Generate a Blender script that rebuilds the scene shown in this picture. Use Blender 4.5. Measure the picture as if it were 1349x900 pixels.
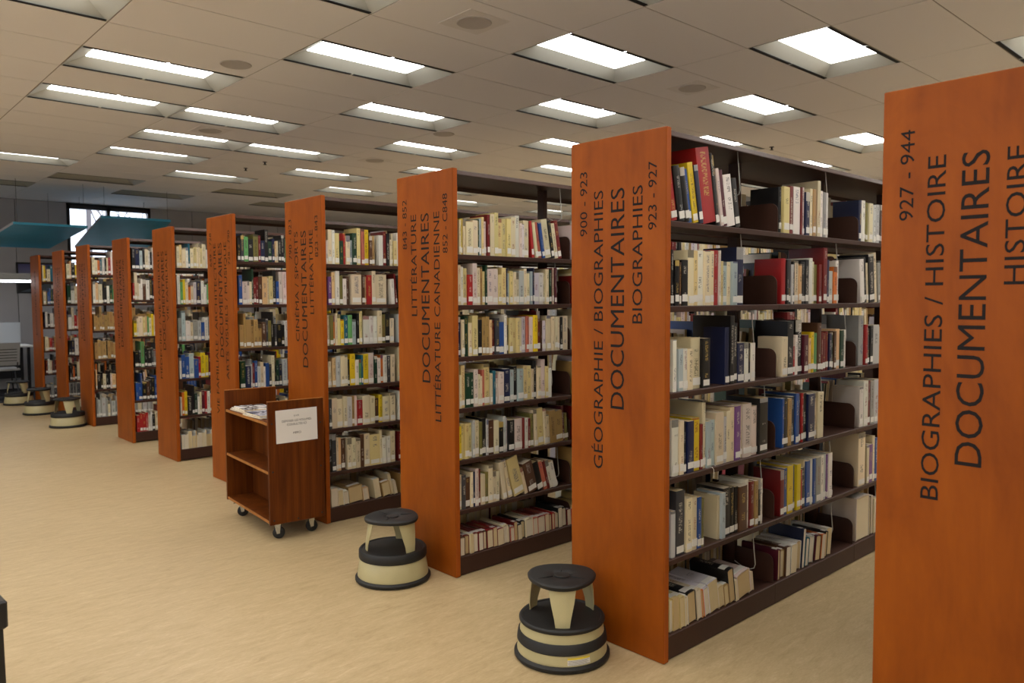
import bpy, math, random
from mathutils import Matrix, Vector

# ------------------------------------------------------------------ camera, world, exposure
for o in list(bpy.data.objects):
    bpy.data.objects.remove(o)
SC = bpy.context.scene
COL = SC.collection
EYE = Vector((0.0, 0.0, 1.55))
YAW, PITCH, ROLL, FPX = math.radians(47.391), math.radians(3.115), math.radians(-0.296), 1022.17
_f = Vector((math.cos(YAW) * math.cos(PITCH), math.sin(YAW) * math.cos(PITCH), -math.sin(PITCH)))
_r = Vector((math.sin(YAW), -math.cos(YAW), 0.0))
_u = _r.cross(_f)
CR = math.cos(ROLL) * _r + math.sin(ROLL) * _u
CU = -math.sin(ROLL) * _r + math.cos(ROLL) * _u
cam_data = bpy.data.cameras.new('camera')
cam = bpy.data.objects.new('camera', cam_data)
COL.objects.link(cam)
cam.matrix_world = Matrix((
    (CR.x, CU.x, -_f.x, EYE.x),
    (CR.y, CU.y, -_f.y, EYE.y),
    (CR.z, CU.z, -_f.z, EYE.z),
    (0, 0, 0, 1)))
cam_data.sensor_fit = 'HORIZONTAL'
cam_data.sensor_width = 36.0
cam_data.lens = FPX * 36.0 / 1349.0
cam_data.clip_start = 0.05
cam_data.clip_end = 200
cam_data.dof.use_dof = True
cam_data.dof.focus_distance = 3.9
cam_data.dof.aperture_fstop = 4.0
SC.camera = cam

SC.view_settings.view_transform = 'Standard'
SC.view_settings.look = 'None'
SC.view_settings.gamma = 1.0
SC.view_settings.use_curve_mapping = False
SC.view_settings.exposure = 0.0

world = bpy.data.worlds.new('overcast_sky')
SC.world = world
world.use_nodes = True
_bg = world.node_tree.nodes['Background']
_bg.inputs[0].default_value = (0.80, 0.88, 1.0, 1)
_bg.inputs[1].default_value = 2.6

LAMP_STRENGTH = 12.2
LAMP_COLOR = (1.0, 0.975, 0.935)

# room measures (metres)
FACE_X = 2.635                     # plane of the bookcase end panels
ROW_Y = [0.537, 1.928, 3.334, 4.769, 6.236, 7.635, 8.984, 10.532, 11.771, 13.157]
ROW_H = [2.216, 2.253, 2.264, 2.263, 2.262, 2.259, 2.235, 2.247, 2.239, 2.239]
PANEL_W, PANEL_T, BAY = 0.530, 0.034, 0.9144
CEIL = 3.378
GX0, GY0, GDX, GDY = 1.573, 5.607, 1.2093, 0.6286
X_MIN, X_MAX, Y_MIN, Y_MAX = -5.2, 13.2, -3.0, 16.2


def pixel_of(p):
    d = Vector(p) - EYE
    z = d.dot(_f)
    if z < 0.05:
        return None
    return (674.5 + FPX * d.dot(CR) / z, 450 - FPX * d.dot(CU) / z)


# ------------------------------------------------------------------ helpers
def srgb(*c):
    if len(c) == 1:
        c = c[0]
    return tuple(((v / 255.0) / 12.92 if v <= 10.3 else ((v / 255.0 + 0.055) / 1.055) ** 2.4) for v in c)


class MB:
    """collects boxes, tubes and prisms, then links them as ONE mesh object"""
    def __init__(self):
        self.v, self.f = [], []

    def box(self, x0, x1, y0, y1, z0, z1):
        n = len(self.v)
        self.v += [(x0, y0, z0), (x1, y0, z0), (x1, y1, z0), (x0, y1, z0),
                   (x0, y0, z1), (x1, y0, z1), (x1, y1, z1), (x0, y1, z1)]
        self.f += [tuple(n + i for i in q) for q in
                   ((0, 3, 2, 1), (4, 5, 6, 7), (0, 1, 5, 4), (1, 2, 6, 5), (2, 3, 7, 6), (3, 0, 4, 7))]
        return self

    def bbox(self, x0, x1, y0, y1, z0, z1, b=0.003):
        """box with its four z-edges and top/bottom rims chamfered"""
        n = len(self.v)
        def ring(i, z):
            return [(x0 + i, y0 + i + b, z), (x0 + i + b, y0 + i, z), (x1 - i - b, y0 + i, z), (x1 - i, y0 + i + b, z),
                    (x1 - i, y1 - i - b, z), (x1 - i - b, y1 - i, z), (x0 + i + b, y1 - i, z), (x0 + i, y1 - i - b, z)]
        for i, z in ((b, z0), (0, z0 + b), (0, z1 - b), (b, z1)):
            self.v += ring(i, z)
        self.f.append(tuple(n + i for i in reversed(range(8))))
        self.f.append(tuple(n + 24 + i for i in range(8)))
        for k in range(3):
            for i in range(8):
                j = (i + 1) % 8
                self.f.append((n + 8 * k + i, n + 8 * k + j, n + 8 * k + 8 + j, n + 8 * k + 8 + i))
        return self

    def prism(self, pts, axis, a, b):
        """polygon pts in the plane across axis, extruded from a to b"""
        n = len(self.v)
        m = len(pts)
        for t in (a, b):
            for p in pts:
                q = list(p)
                q.insert('xyz'.index(axis), t)
                self.v.append(tuple(q))
        self.f.append(tuple(n + i for i in reversed(range(m))))
        self.f.append(tuple(n + m + i for i in range(m)))
        for i in range(m):
            j = (i + 1) % m
            self.f.append((n + i, n + j, n + m + j, n + m + i))
        return self

    def tube(self, path, r, seg=6):
        n = len(self.v)
        P = [Vector(p) for p in path]
        for k, p in enumerate(P):
            a = P[max(k - 1, 0)]
            c = P[min(k + 1, len(P) - 1)]
            d = (c - a).normalized()
            s = d.cross(Vector((0.31, 0.17, 0.93)))
            if s.length < 1e-3:
                s = d.cross(Vector((1, 0, 0)))
            s.normalize()
            t = d.cross(s)
            rr = r[k] if isinstance(r, (list, tuple)) else r
            for i in range(seg):
                an = 2 * math.pi * i / seg
                self.v.append(tuple(p + rr * (math.cos(an) * s + math.sin(an) * t)))
        for k in range(len(P) - 1):
            for i in range(seg):
                j = (i + 1) % seg
                self.f.append((n + k * seg + i, n + k * seg + j, n + (k + 1) * seg + j, n + (k + 1) * seg + i))
        self.f.append(tuple(n + i for i in reversed(range(seg))))
        self.f.append(tuple(n + (len(P) - 1) * seg + i for i in range(seg)))
        return self

    def lathe(self, prof, seg=40, lobes=0.0, nl=3, ph=0.0, cx=0, cy=0):
        """(r, z) profile turned about z; closed at r = 0 ends by n-gons"""
        n = len(self.v)
        for (r, z) in prof:
            for i in range(seg):
                an = 2 * math.pi * i / seg
                rr = r * (1 + lobes * math.cos(nl * (an - ph)))
                self.v.append((cx + rr * math.cos(an), cy + rr * math.sin(an), z))
        for k in range(len(prof) - 1):
            for i in range(seg):
                j = (i + 1) % seg
                self.f.append((n + k * seg + i, n + k * seg + j, n + (k + 1) * seg + j, n + (k + 1) * seg + i))
        self.f.append(tuple(n + i for i in reversed(range(seg))))
        self.f.append(tuple(n + (len(prof) - 1) * seg + i for i in range(seg)))
        return self

    def mesh(self, name, mat, smooth=False):
        me = bpy.data.meshes.new(name)
        me.from_pydata(self.v, [], self.f)
        me.materials.append(mat)
        if smooth:
            for p in me.polygons:
                p.use_smooth = True
            try:
                me.set_sharp_from_angle(angle=math.radians(40))
            except Exception:
                pass
        me.update()
        return me

    def build(self, name, mat, parent=None, loc=(0, 0, 0), smooth=False):
        return place(name, self.mesh(name, mat, smooth), parent, loc)


def place(name, me, parent=None, loc=(0, 0, 0)):
    o = bpy.data.objects.new(name, me)
    COL.objects.link(o)
    o.location = loc
    if parent:
        o.parent = parent
    return o


def tag(o, label=None, cat=None, group=None, kind=None):
    if label:
        o['label'] = label
    if cat:
        o['category'] = cat
    if group:
        o['group'] = group
    if kind:
        o['kind'] = kind
    return o


def empty(name, loc, rz=0.0):
    o = bpy.data.objects.new(name, None)
    o.empty_display_size = 0.1
    COL.objects.link(o)
    o.location = loc
    o.rotation_euler = (0, 0, rz)
    return o


def copy_tree(o, parent=None):
    kids = [c for c in COL.objects if c.parent == o]
    c = o.copy()
    COL.objects.link(c)
    c.parent = parent
    for ch in kids:
        copy_tree(ch, c)
    return c


def text_mesh(name, body, mat, length=None, height=None, depth=0.0006):
    """lettering as a flat mesh in its own XY plane, origin at the start of its baseline"""
    cu = bpy.data.curves.new(name, 'FONT')
    cu.body = body
    cu.size = 1.0
    cu.resolution_u = 3
    ob = bpy.data.objects.new(name, cu)
    me = bpy.data.meshes.new_from_object(ob)
    bpy.data.objects.remove(ob)
    xs = [v.co.x for v in me.vertices]
    x0, x1 = min(xs), max(xs)
    sy = (height or 0.1) / 0.73
    sx = length / (x1 - x0) if length else sy
    for v in me.vertices:
        v.co = ((v.co.x - x0) * sx, v.co.y * sy, 0)
    me.materials.clear()
    me.materials.append(mat)
    me.name = name
    return me, (x1 - x0) * sx


def text_words(name, body, mat, length, height):
    """the same, one mesh per word, all sharing the line's origin"""
    whole, ln = text_mesh(name, body, mat, None, height)
    k = length / ln if length else 1.0
    bpy.data.meshes.remove(whole)
    out, done = [], ''
    for w in body.split(' '):
        me, wl = text_mesh(name, w, mat, None, height)
        done = (done + ' ' + w) if done else w
        pre, pl = text_mesh(name, done, mat, None, height)
        bpy.data.meshes.remove(pre)
        for v in me.vertices:
            v.co.x = (v.co.x + pl - wl) * k
        out.append(me)
    return out, ln * k


# ------------------------------------------------------------------ materials
class NT:
    def __init__(self, name):
        self.m = bpy.data.materials.new(name)
        self.m.use_nodes = True
        self.t = self.m.node_tree
        self.b = self.t.nodes['Principled BSDF']

    def n(self, kind, **kw):
        nd = self.t.nodes.new(kind)
        for k, v in kw.items():
            if k.startswith('i_'):
                key = k[2:]
                nd.inputs[int(key) if key.isdigit() else key.replace('_', ' ')].default_value = v
            else:
                setattr(nd, k, v)
        return nd

    def l(self, a, b):
        self.t.links.new(a, b)

    def math(self, op, a, b=None, c=None):
        nd = self.n('ShaderNodeMath', operation=op)
        for k, v in enumerate((a, b, c)):
            if v is None:
                continue
            if isinstance(v, (int, float)):
                nd.inputs[k].default_value = v
            else:
                self.l(v, nd.inputs[k])
        return nd.outputs[0]

    def mix(self, fac, a, b):
        nd = self.n('ShaderNodeMix', data_type='RGBA')
        for sock, v in ((nd.inputs[0], fac), (nd.inputs[6], a), (nd.inputs[7], b)):
            if isinstance(v, (int, float)):
                sock.default_value = v
            elif isinstance(v, tuple):
                sock.default_value = (*v, 1) if len(v) == 3 else v
            else:
                self.l(v, sock)
        return nd.outputs[2]

    def coords(self, scale, out='Object'):
        tc = self.n('ShaderNodeTexCoord')
        mp = self.n('ShaderNodeMapping')
        mp.inputs['Scale'].default_value = scale
        self.l(tc.outputs[out], mp.inputs[0])
        return mp.outputs[0]

    def noise(self, vec, scale=1.0, detail=3.0, rough=0.55, dist=0.0):
        nd = self.n('ShaderNodeTexNoise')
        nd.inputs['Scale'].default_value = scale
        nd.inputs['Detail'].default_value = detail
        nd.inputs['Roughness'].default_value = rough
        nd.inputs['Distortion'].default_value = dist
        self.l(vec, nd.inputs['Vector'])
        return nd.outputs[0]

    def ramp(self, fac, *stops):
        nd = self.n('ShaderNodeValToRGB')
        el = nd.color_ramp.elements
        while len(el) < len(stops):
            el.new(0.5)
        for e, (p, c) in zip(el, stops):
            e.position = p
            e.color = (*c, 1)
        self.l(fac, nd.inputs[0])
        return nd.outputs[0]

    def bump(self, h, strength=0.1, dist=0.002):
        nd = self.n('ShaderNodeBump')
        nd.inputs['Strength'].default_value = strength
        nd.inputs['Distance'].default_value = dist
        self.l(h, nd.inputs['Height'])
        self.l(nd.outputs[0], self.b.inputs['Normal'])

    def base(self, c):
        if isinstance(c, tuple):
            self.b.inputs['Base Color'].default_value = (*c, 1)
        else:
            self.l(c, self.b.inputs['Base Color'])
        return self

    def rough(self, r, metal=0.0, spec=0.5):
        self.b.inputs['Roughness'].default_value = r
        self.b.inputs['Metallic'].default_value = metal
        self.b.inputs['Specular IOR Level'].default_value = spec
        return self


def plain(name, rgb, rough=0.5, metal=0.0, vary=0.12, scale=30.0, spec=0.5):
    k = NT(name)
    n = k.noise(k.coords((1, 1, 1)), scale, 4)
    c = srgb(rgb)
    k.base(k.ramp(n, (0.3, tuple(v * (1 - vary) for v in c)), (0.7, tuple(min(v * (1 + vary), 1) for v in c))))
    k.rough(rough, metal, spec)
    return k.m


def wood(name, dark, mid, light, sc, rough=0.33, coat=0.0, dist=1.6, fine=60.0):
    k = NT(name)
    v = k.coords(sc)
    n1 = k.noise(v, 1.0, 5, 0.6, dist)
    n2 = k.noise(k.coords((sc[0] * 8, sc[1] * 8, sc[2] * 2)), 1.0, 3, 0.6, 0.3)
    f = k.math('ADD', k.math('MULTIPLY', n1, 0.72), k.math('MULTIPLY', n2, 0.28))
    k.base(k.ramp(f, (0.34, srgb(dark)), (0.5, srgb(mid)), (0.66, srgb(light))))
    k.rough(rough, 0, 0.18)
    k.b.inputs['Coat Weight'].default_value = coat
    k.b.inputs['Coat Roughness'].default_value = 0.18
    k.bump(n2, 0.05, 0.001)
    return k.m


M = {}
M['cherry'] = wood('cherry_veneer', (126, 60, 8), (141, 70, 10), (154, 80, 14), (2.0, 2.2, 1.1), 0.45, 0.0)
M['cherry_lit_side'] = wood('cherry_lit_side_edge', (150, 74, 18), (160, 80, 22), (170, 88, 26), (6, 6, 1.0), 0.5)  # same cherry; lighter tone stands in for light on the panel's side
M['walnut'] = wood('walnut_veneer', (66, 28, 6), (92, 44, 9), (112, 58, 14), (16, 16, 0.9), 0.45, 0.0, 0.6)
M['walnut_edge'] = wood('pale_wood_edge', (138, 86, 36), (158, 102, 48), (172, 116, 58), (8, 8, 2), 0.45)
M['shelf'] = plain('brown_enamel_steel', (64, 40, 31), 0.5, 0.0, 0.05, 60, 0.3)
M['ink'] = plain('dark_grey_vinyl_lettering', (34, 30, 29), 0.6, 0, 0.03, 30, 0.1)
M['wire'] = plain('galvanised_wire', (172, 172, 168), 0.35, 0.2, 0.05)
M['black_rubber'] = plain('black_rubber', (21, 21, 21), 0.6, 0, 0.25, 18)
M['stool_cream'] = plain('cream_enamel_steel', (180, 170, 128), 0.4, 0, 0.04, 12)
M['black_plastic'] = plain('black_plastic', (16, 15, 18), 0.45)
M['chrome'] = plain('caster_steel', (185, 185, 180), 0.25, 0.9, 0.05)
M['paper'] = plain('white_paper', (226, 222, 216), 0.8, 0, 0.015, 6)
M['page'] = plain('page_paper', (222, 205, 168), 0.85, 0, 0.06, 200)
M['spine_label'] = plain('white_label', (226, 224, 218), 0.6, 0, 0.03)
M['white_paint'] = plain('white_reflector_enamel', (176, 176, 166), 0.5, 0, 0.01)
M['tbar'] = plain('ceiling_grid_enamel', (150, 143, 136), 0.6, 0, 0.02)
M['slot'] = plain('black_air_slot', (8, 8, 8), 0.8)
M['speaker'] = plain('speaker_grille_grey', (186, 182, 180), 0.6, 0, 0.1, 300)
M['speaker_plate'] = plain('speaker_plate_beige', (224, 222, 222), 0.6, 0, 0.02)
M['wall'] = plain('grey_wall_panel', (156, 155, 158), 0.7, 0, 0.02, 3)
M['wall_white'] = plain('off_white_wall', (205, 202, 196), 0.8, 0, 0.02, 3)
M['frame_dark'] = plain('dark_window_frame', (22, 22, 28), 0.4)
M['teal'] = plain('teal_felt_panel', (46, 148, 184), 0.45, 0, 0.06, 4)
M['teal_lit_edge'] = plain('lit_panel_edge', (190, 195, 205), 0.5)  # painted highlight for the board edge lit from the left
M['grey_plastic'] = plain('grey_chair_plastic', (150, 152, 152), 0.5, 0, 0.03)
M['desk_white'] = plain('white_laminate', (225, 226, 226), 0.35, 0, 0.01)
M['dark_steel'] = plain('dark_steel', (42, 42, 46), 0.4, 0.4)
M['bark'] = plain('bare_bark', (120, 112, 112), 0.9)
M['yellow_print'] = plain('yellow_label', (225, 200, 60), 0.5)
M['grey_print'] = plain('grey_print', (120, 118, 112), 0.6)

# ceiling tile: beige mineral fibre
k = NT('beige_mineral_tile')
v = k.coords((1, 1, 1), 'Object')
f1 = k.noise(v, 260, 2)
k.base(k.ramp(f1, (0.3, srgb(230, 229, 231)), (0.7, srgb(242, 241, 243)))).rough(0.9, 0, 0.2)
k.bump(f1, 0.25, 0.002)
M['tile'] = k.m

# floor: beige linoleum with fine brown streaks
k = NT('beige_linoleum')
v = k.coords((1, 1, 1))
rot = k.n('ShaderNodeMapping')
rot.inputs['Rotation'].default_value = (0, 0, math.radians(-52))
rot.inputs['Scale'].default_value = (4.0, 17, 1)
k.l(v, rot.inputs[0])
a = k.noise(rot.outputs[0], 1.6, 6, 0.66, 0.8)
b = k.noise(rot.outputs[0], 9.0, 4, 0.7, 0.5)
c = k.noise(v, 1.1, 2)
ff = k.math('ADD', k.math('ADD', k.math('MULTIPLY', a, 0.5), k.math('MULTIPLY', b, 0.38)), k.math('MULTIPLY', c, 0.12))
k.base(k.ramp(ff, (0.30, srgb(150, 127, 88)), (0.42, srgb(172, 150, 111)), (0.55, srgb(184, 162, 123)), (0.70, srgb(202, 182, 144))))
k.rough(0.42, 0, 0.45)
M['lino'] = k.m

# carpet
k = NT('charcoal_carpet')
v = k.coords((1, 1, 1))
a = k.noise(v, 5.0, 5, 0.6, 1.0)
k.base(k.ramp(a, (0.35, srgb(30, 31, 36)), (0.5, srgb(50, 51, 56)), (0.65, srgb(88, 88, 92)))).rough(0.95, 0, 0.1)
M['carpet'] = k.m

# lamp diffuser
k = NT('lit_lamp_diffuser')
k.base((0.9, 0.9, 0.88)).rough(0.5)
k.b.inputs['Emission Color'].default_value = (*LAMP_COLOR, 1)
k.b.inputs['Emission Strength'].default_value = LAMP_STRENGTH
M['lamp_on'] = k.m
M['lamp_off'] = plain('unlit_lamp_diffuser', (18, 19, 22), 0.5, 0, 0.02)
k = NT('lit_pendant_diffuser')
k.base((0.9, 0.9, 0.9)).rough(0.5)
k.b.inputs['Emission Color'].default_value = (0.95, 0.97, 1.0, 1)
k.b.inputs['Emission Strength'].default_value = 6.0
M['pendant'] = k.m

# window glass
k = NT('window_glass')
k.base((0.95, 0.97, 1.0)).rough(0.02)
k.b.inputs['Transmission Weight'].default_value = 1.0
k.b.inputs['IOR'].default_value = 1.05
M['glass'] = k.m
# frosted desk screen
k = NT('frosted_screen')
k.base((0.42, 0.45, 0.48)).rough(0.55)
k.b.inputs['Transmission Weight'].default_value = 0.25
M['frosted'] = k.m

# book cover: colour per book, printed title on the spine strip
k = NT('book_cover')
ca = k.n('ShaderNodeAttribute', attribute_name='Cover')
ia = k.n('ShaderNodeAttribute', attribute_name='Ink')
uv = k.n('ShaderNodeUVMap', uv_map='Spine')
rv = k.n('ShaderNodeUVMap', uv_map='Rand')
s1 = k.n('ShaderNodeSeparateXYZ')
s2 = k.n('ShaderNodeSeparateXYZ')
k.l(uv.outputs[0], s1.inputs[0])
k.l(rv.outputs[0], s2.inputs[0])
U, V, R1, R2 = s1.outputs[0], s1.outputs[1], s2.outputs[0], s2.outputs[1]
on = k.math('GREATER_THAN', U, -0.5)
def comb(a, b, c):
    nd = k.n('ShaderNodeCombineXYZ')
    for q, val in enumerate((a, b, c)):
        if isinstance(val, (int, float)):
            nd.inputs[q].default_value = val
        else:
            k.l(val, nd.inputs[q])
    return nd.outputs[0]
glyph = k.noise(comb(k.math('MULTIPLY', U, 4.5), k.math('MULTIPLY', V, 62.0), k.math('MULTIPLY', R1, 91.0)), 1.0, 1.0, 0.5)
block = k.noise(comb(k.math('MULTIPLY', R2, 73.0), k.math('MULTIPLY', V, 3.6), k.math('MULTIPLY', R1, 57.0)), 1.0, 0.0, 0.5)
inband = k.math('LESS_THAN', k.math('ABSOLUTE', k.math('SUBTRACT', U, 0.5)), 0.2)
inz = k.math('MULTIPLY', k.math('GREATER_THAN', V, 0.2), k.math('LESS_THAN', V, 0.94))
mk = k.math('MULTIPLY', k.math('GREATER_THAN', glyph, 0.5), k.math('GREATER_THAN', block, 0.52))
mk = k.math('MULTIPLY', k.math('MULTIPLY', mk, inband), k.math('MULTIPLY', inz, on))
# a band of the second colour on some spines
bandz = k.math('GREATER_THAN', k.math('ADD', V, k.math('MULTIPLY', R2, 0.35)), 1.13)
band = k.math('MULTIPLY', k.math('MULTIPLY', bandz, k.math('GREATER_THAN', R1, 0.72)), on)
col = k.mix(k.math('MULTIPLY', band, 0.75), ca.outputs[0], ia.outputs[0])
col = k.mix(k.math('MULTIPLY', mk, 0.6), col, ia.outputs[0])
k.base(col).rough(0.38)
M['cover'] = k.m
# pages with faint leaf lines
k = NT('book_pages')
pa = k.n('ShaderNodeAttribute', attribute_name='Cover')
v = k.coords((900, 4, 4))
k.base(k.mix(k.math('MULTIPLY', k.noise(v, 1.0, 2), 0.35), pa.outputs[0], srgb(150, 128, 92))).rough(0.9, 0, 0.2)
M['pages'] = k.m

# ================================================================== THE SETTING
def struct(name, mb, mat, label=None, cat=None, **kw):
    o = mb.build(name, mat, **kw)
    tag(o, label, cat, None, 'structure')
    return o


CARPET_Y = 14.0
struct('floor', MB().box(X_MIN, X_MAX, Y_MIN, CARPET_Y, -0.06, 0), M['lino'], 'beige mottled linoleum floor of the library hall', 'floor')
struct('floor_carpet', MB().box(X_MIN, X_MAX, CARPET_Y, Y_MAX, -0.06, 0.004), M['carpet'], 'dark grey carpet of the study area at the far left', 'floor')
struct('wall_near', MB().box(X_MIN, X_MAX, Y_MIN - 0.15, Y_MIN, 0, CEIL + 0.3), M['wall_white'], 'off-white wall behind the camera', 'wall')
struct('wall_right', MB().box(X_MAX, X_MAX + 0.15, Y_MIN - 0.15, Y_MAX + 0.15, 0, CEIL + 0.3), M['wall'], 'grey wall beyond the ends of the bookcases', 'wall')
# left wall with one long window, outside the picture on the left
LW0, LW1, LZ0, LZ1 = 1.0, 8.4, 0.9, 2.9
wl = MB()
wl.box(X_MIN - 0.15, X_MIN, Y_MIN, LW0, 0, CEIL + 0.3)
wl.box(X_MIN - 0.15, X_MIN, LW1, Y_MAX, 0, CEIL + 0.3)
wl.box(X_MIN - 0.15, X_MIN, LW0, LW1, 0, LZ0)
wl.box(X_MIN - 0.15, X_MIN, LW0, LW1, LZ1, CEIL + 0.3)
struct('wall_left', wl, M['wall_white'], 'off-white wall with a long window left of the picture', 'wall')
w2 = MB()
for t in range(5):
    y = LW0 + (LW1 - LW0) * t / 4
    w2.box(X_MIN - 0.1, X_MIN - 0.04, max(y - 0.03, LW0), min(y + 0.03, LW1), LZ0, LZ1)
w2.box(X_MIN - 0.1, X_MIN - 0.04, LW0, LW1, LZ0, LZ0 + 0.06)
w2.box(X_MIN - 0.1, X_MIN - 0.04, LW0, LW1, LZ1 - 0.06, LZ1)
struct('window_2', w2, M['frame_dark'], 'long dark-framed window in the left wall', 'window')

# far wall: grey panels with recessed joints, one window
WX0, WX1, WZ0, WZ1 = 3.73, 5.20, 1.55, 3.335
back = MB()
back.box(X_MIN, WX0, Y_MAX, Y_MAX + 0.15, 0, CEIL + 0.3)
back.box(WX1, X_MAX, Y_MAX, Y_MAX + 0.15, 0, CEIL + 0.3)
back.box(WX0, WX1, Y_MAX, Y_MAX + 0.15, 0, WZ0)
back.box(WX0, WX1, Y_MAX, Y_MAX + 0.15, WZ1, CEIL + 0.3)
wall_far = struct('wall_far', back, M['slot'], 'grey panelled wall at the far end with a window', 'wall')
edges = [1.05 + 0.62 * t for t in range(0, 15)]
edges = [e for e in edges if abs(e - WX0) > 0.2 and abs(e - WX1) > 0.2 and not WX0 < e < WX1] + [WX0, WX1]
edges.sort()
for e0, e1 in zip(edges[:-1], edges[1:]):
    if e0 >= WX0 - 0.01 and e1 <= WX1 + 0.01:
        MB().bbox(e0 + 0.004, e1 - 0.004, Y_MAX - 0.018, Y_MAX, 0, WZ0, 0.002).build('wall_panel', M['wall'], wall_far)
    else:
        MB().bbox(e0 + 0.004, e1 - 0.004, Y_MAX - 0.018, Y_MAX, 0, CEIL - 0.004, 0.002).build('wall_panel', M['wall'], wall_far)
MB().box(X_MIN, edges[0], Y_MAX - 0.018, Y_MAX, 0, CEIL - 0.004).build('wall_panel', M['wall'], wall_far)
MB().box(edges[-1], X_MAX, Y_MAX - 0.018, Y_MAX, 0, CEIL - 0.004).build('wall_panel', M['wall'], wall_far)
fr = MB()
for x0, x1 in ((WX0, WX0 + 0.05), (4.41, 4.47), (WX1 - 0.05, WX1)):
    fr.box(x0, x1, Y_MAX - 0.03, Y_MAX + 0.07, WZ0, WZ1)
fr.box(WX0, WX1, Y_MAX - 0.03, Y_MAX + 0.07, WZ1 - 0.06, WZ1)
fr.box(WX0, WX1, Y_MAX - 0.03, Y_MAX + 0.07, WZ0, WZ0 + 0.06)
win = struct('window_1', fr, M['frame_dark'], 'bright dark-framed window in the far wall above the bookcases', 'window')
for x0, x1 in ((WX0 + 0.05, 4.41), (4.47, WX1 - 0.05)):
    MB().box(x0, x1, Y_MAX + 0.01, Y_MAX + 0.016, WZ0 + 0.06, WZ1 - 0.06).build('pane', M['glass'], win)

# ------------------------------------------------------------------ ceiling: grid, tiles, lights
LIT = set()
for i in range(-5, 10):
    for j in range(-15, 10):
        if (i % 2 == 0 and (j - 1) % 4 == 0) or (i % 2 == 1 and (j - 3) % 4 == 0):
            LIT.add((i, j))
LIT |= {(0, 3), (1, 5)}
LIT -= {(-1, 3), (-1, 7), (0, 5)}
UNLIT = {(0, 13), (1, 11), (2, 13), (3, 11), (4, 13), (5, 11), (-1, 11)}
I0, I1 = math.floor((X_MIN - GX0) / GDX), math.ceil((X_MAX - GX0) / GDX)
J0, J1 = math.floor((Y_MIN - GY0) / GDY), math.ceil((Y_MAX - GY0) / GDY)


def cell(i, j):
    return GX0 + i * GDX, GX0 + (i + 1) * GDX, GY0 + j * GDY, GY0 + (j + 1) * GDY


def in_view(p, m=0):
    q = pixel_of(p)
    return q is not None and -m < q[0] < 1349 + m and -m < q[1] < 900 + m


grid = MB()
for i in range(I0, I1 + 1):
    x = GX0 + i * GDX
    if X_MIN < x < X_MAX:
        grid.box(x - 0.012, x + 0.012, Y_MIN, Y_MAX, CEIL + 0.003, CEIL + 0.03)
for j in range(J0, J1 + 1):
    y = GY0 + j * GDY
    if Y_MIN < y < Y_MAX:
        grid.box(X_MIN, X_MAX, y - 0.012, y + 0.012, CEIL + 0.0035, CEIL + 0.028)
grid.box(X_MIN - 0.15, X_MAX + 0.15, Y_MIN - 0.15, Y_MAX + 0.15, CEIL + 0.3, CEIL + 0.36)
ceiling = struct('ceiling', grid, M['tbar'], 'suspended ceiling grid over the library hall', 'ceiling')
tile_me = MB().box(-GDX / 2 + 0.005, GDX / 2 - 0.005, -GDY / 2 + 0.005, GDY / 2 - 0.005, 0, 0.016).mesh('ceiling_tile', M['tile'])
rest = MB()
ranked = []
for i in range(I0, I1):
    for j in range(J0, J1):
        if (i, j) in LIT or (i, j) in UNLIT:
            continue
        x0, x1, y0, y1 = cell(i, j)
        x0, x1, y0, y1 = max(x0, X_MIN), min(x1, X_MAX), max(y0, Y_MIN), min(y1, Y_MAX)
        full = (x1 - x0 > GDX - 1e-4) and (y1 - y0 > GDY - 1e-4)
        c = Vector(((x0 + x1) / 2, (y0 + y1) / 2, CEIL))
        vis = any(in_view((x, y, CEIL), 10) for x in (x0, c.x, x1) for y in (y0, c.y, y1))
        # tiles low in the picture behind the bookcases are too thin to pick apart
        if full and vis and (c - EYE).length < 11.5:
            place('ceiling_tile', tile_me, ceiling, tuple(c))
        else:
            rest.box(x0 + 0.0035, x1 - 0.0035, y0 + 0.0035, y1 - 0.0035, CEIL, CEIL + 0.016)
tag(rest.build('ceiling_tile', M['tile'], ceiling), kind='stuff')

# recessed light: opening, four sloped reflector sides, flat lens, two slotted air gaps
ax, ay, bx, by, dz = GDX / 2 - 0.006, GDY / 2 - 0.006, 0.455, 0.185, 0.075
hs = MB()
hs.v = [(-ax, -ay, 0), (ax, -ay, 0), (ax, ay, 0), (-ax, ay, 0), (-bx, -by, dz), (bx, -by, dz), (bx, by, dz), (-bx, by, dz),
        (-ax, -ay, 0.01), (ax, -ay, 0.01), (ax, ay, 0.01), (-ax, ay, 0.01), (-bx, -by, dz + 0.012), (bx, -by, dz + 0.012), (bx, by, dz + 0.012), (-bx, by, dz + 0.012)]
for q in range(4):
    r = (q + 1) % 4
    hs.f += [(q, q + 4, r + 4, r), (q + 8, r + 8, r + 12, q + 12), (q, r, r + 8, q + 8)]
house_me = hs.mesh('reflector', M['white_paint'])
lens_on = MB().bbox(-bx, bx, -by, by, dz - 0.004, dz + 0.008, 0.002).mesh('diffuser', M['lamp_on'])
lens_off = MB().bbox(-bx, bx, -by, by, dz - 0.004, dz + 0.008, 0.002).mesh('diffuser', M['lamp_off'])
slot_me = []
for s in (-1, 1):
    m = MB()
    y0, y1 = sorted((s * (ay - 0.001), s * (ay - 0.030)))
    m.box(-ax + 0.01, -0.012, y0, y1, -0.001, 0.003)
    m.box(0.012, ax - 0.01, y0, y1, -0.001, 0.003)
    slot_me.append(m.mesh('air_slot', M['slot']))
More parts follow.
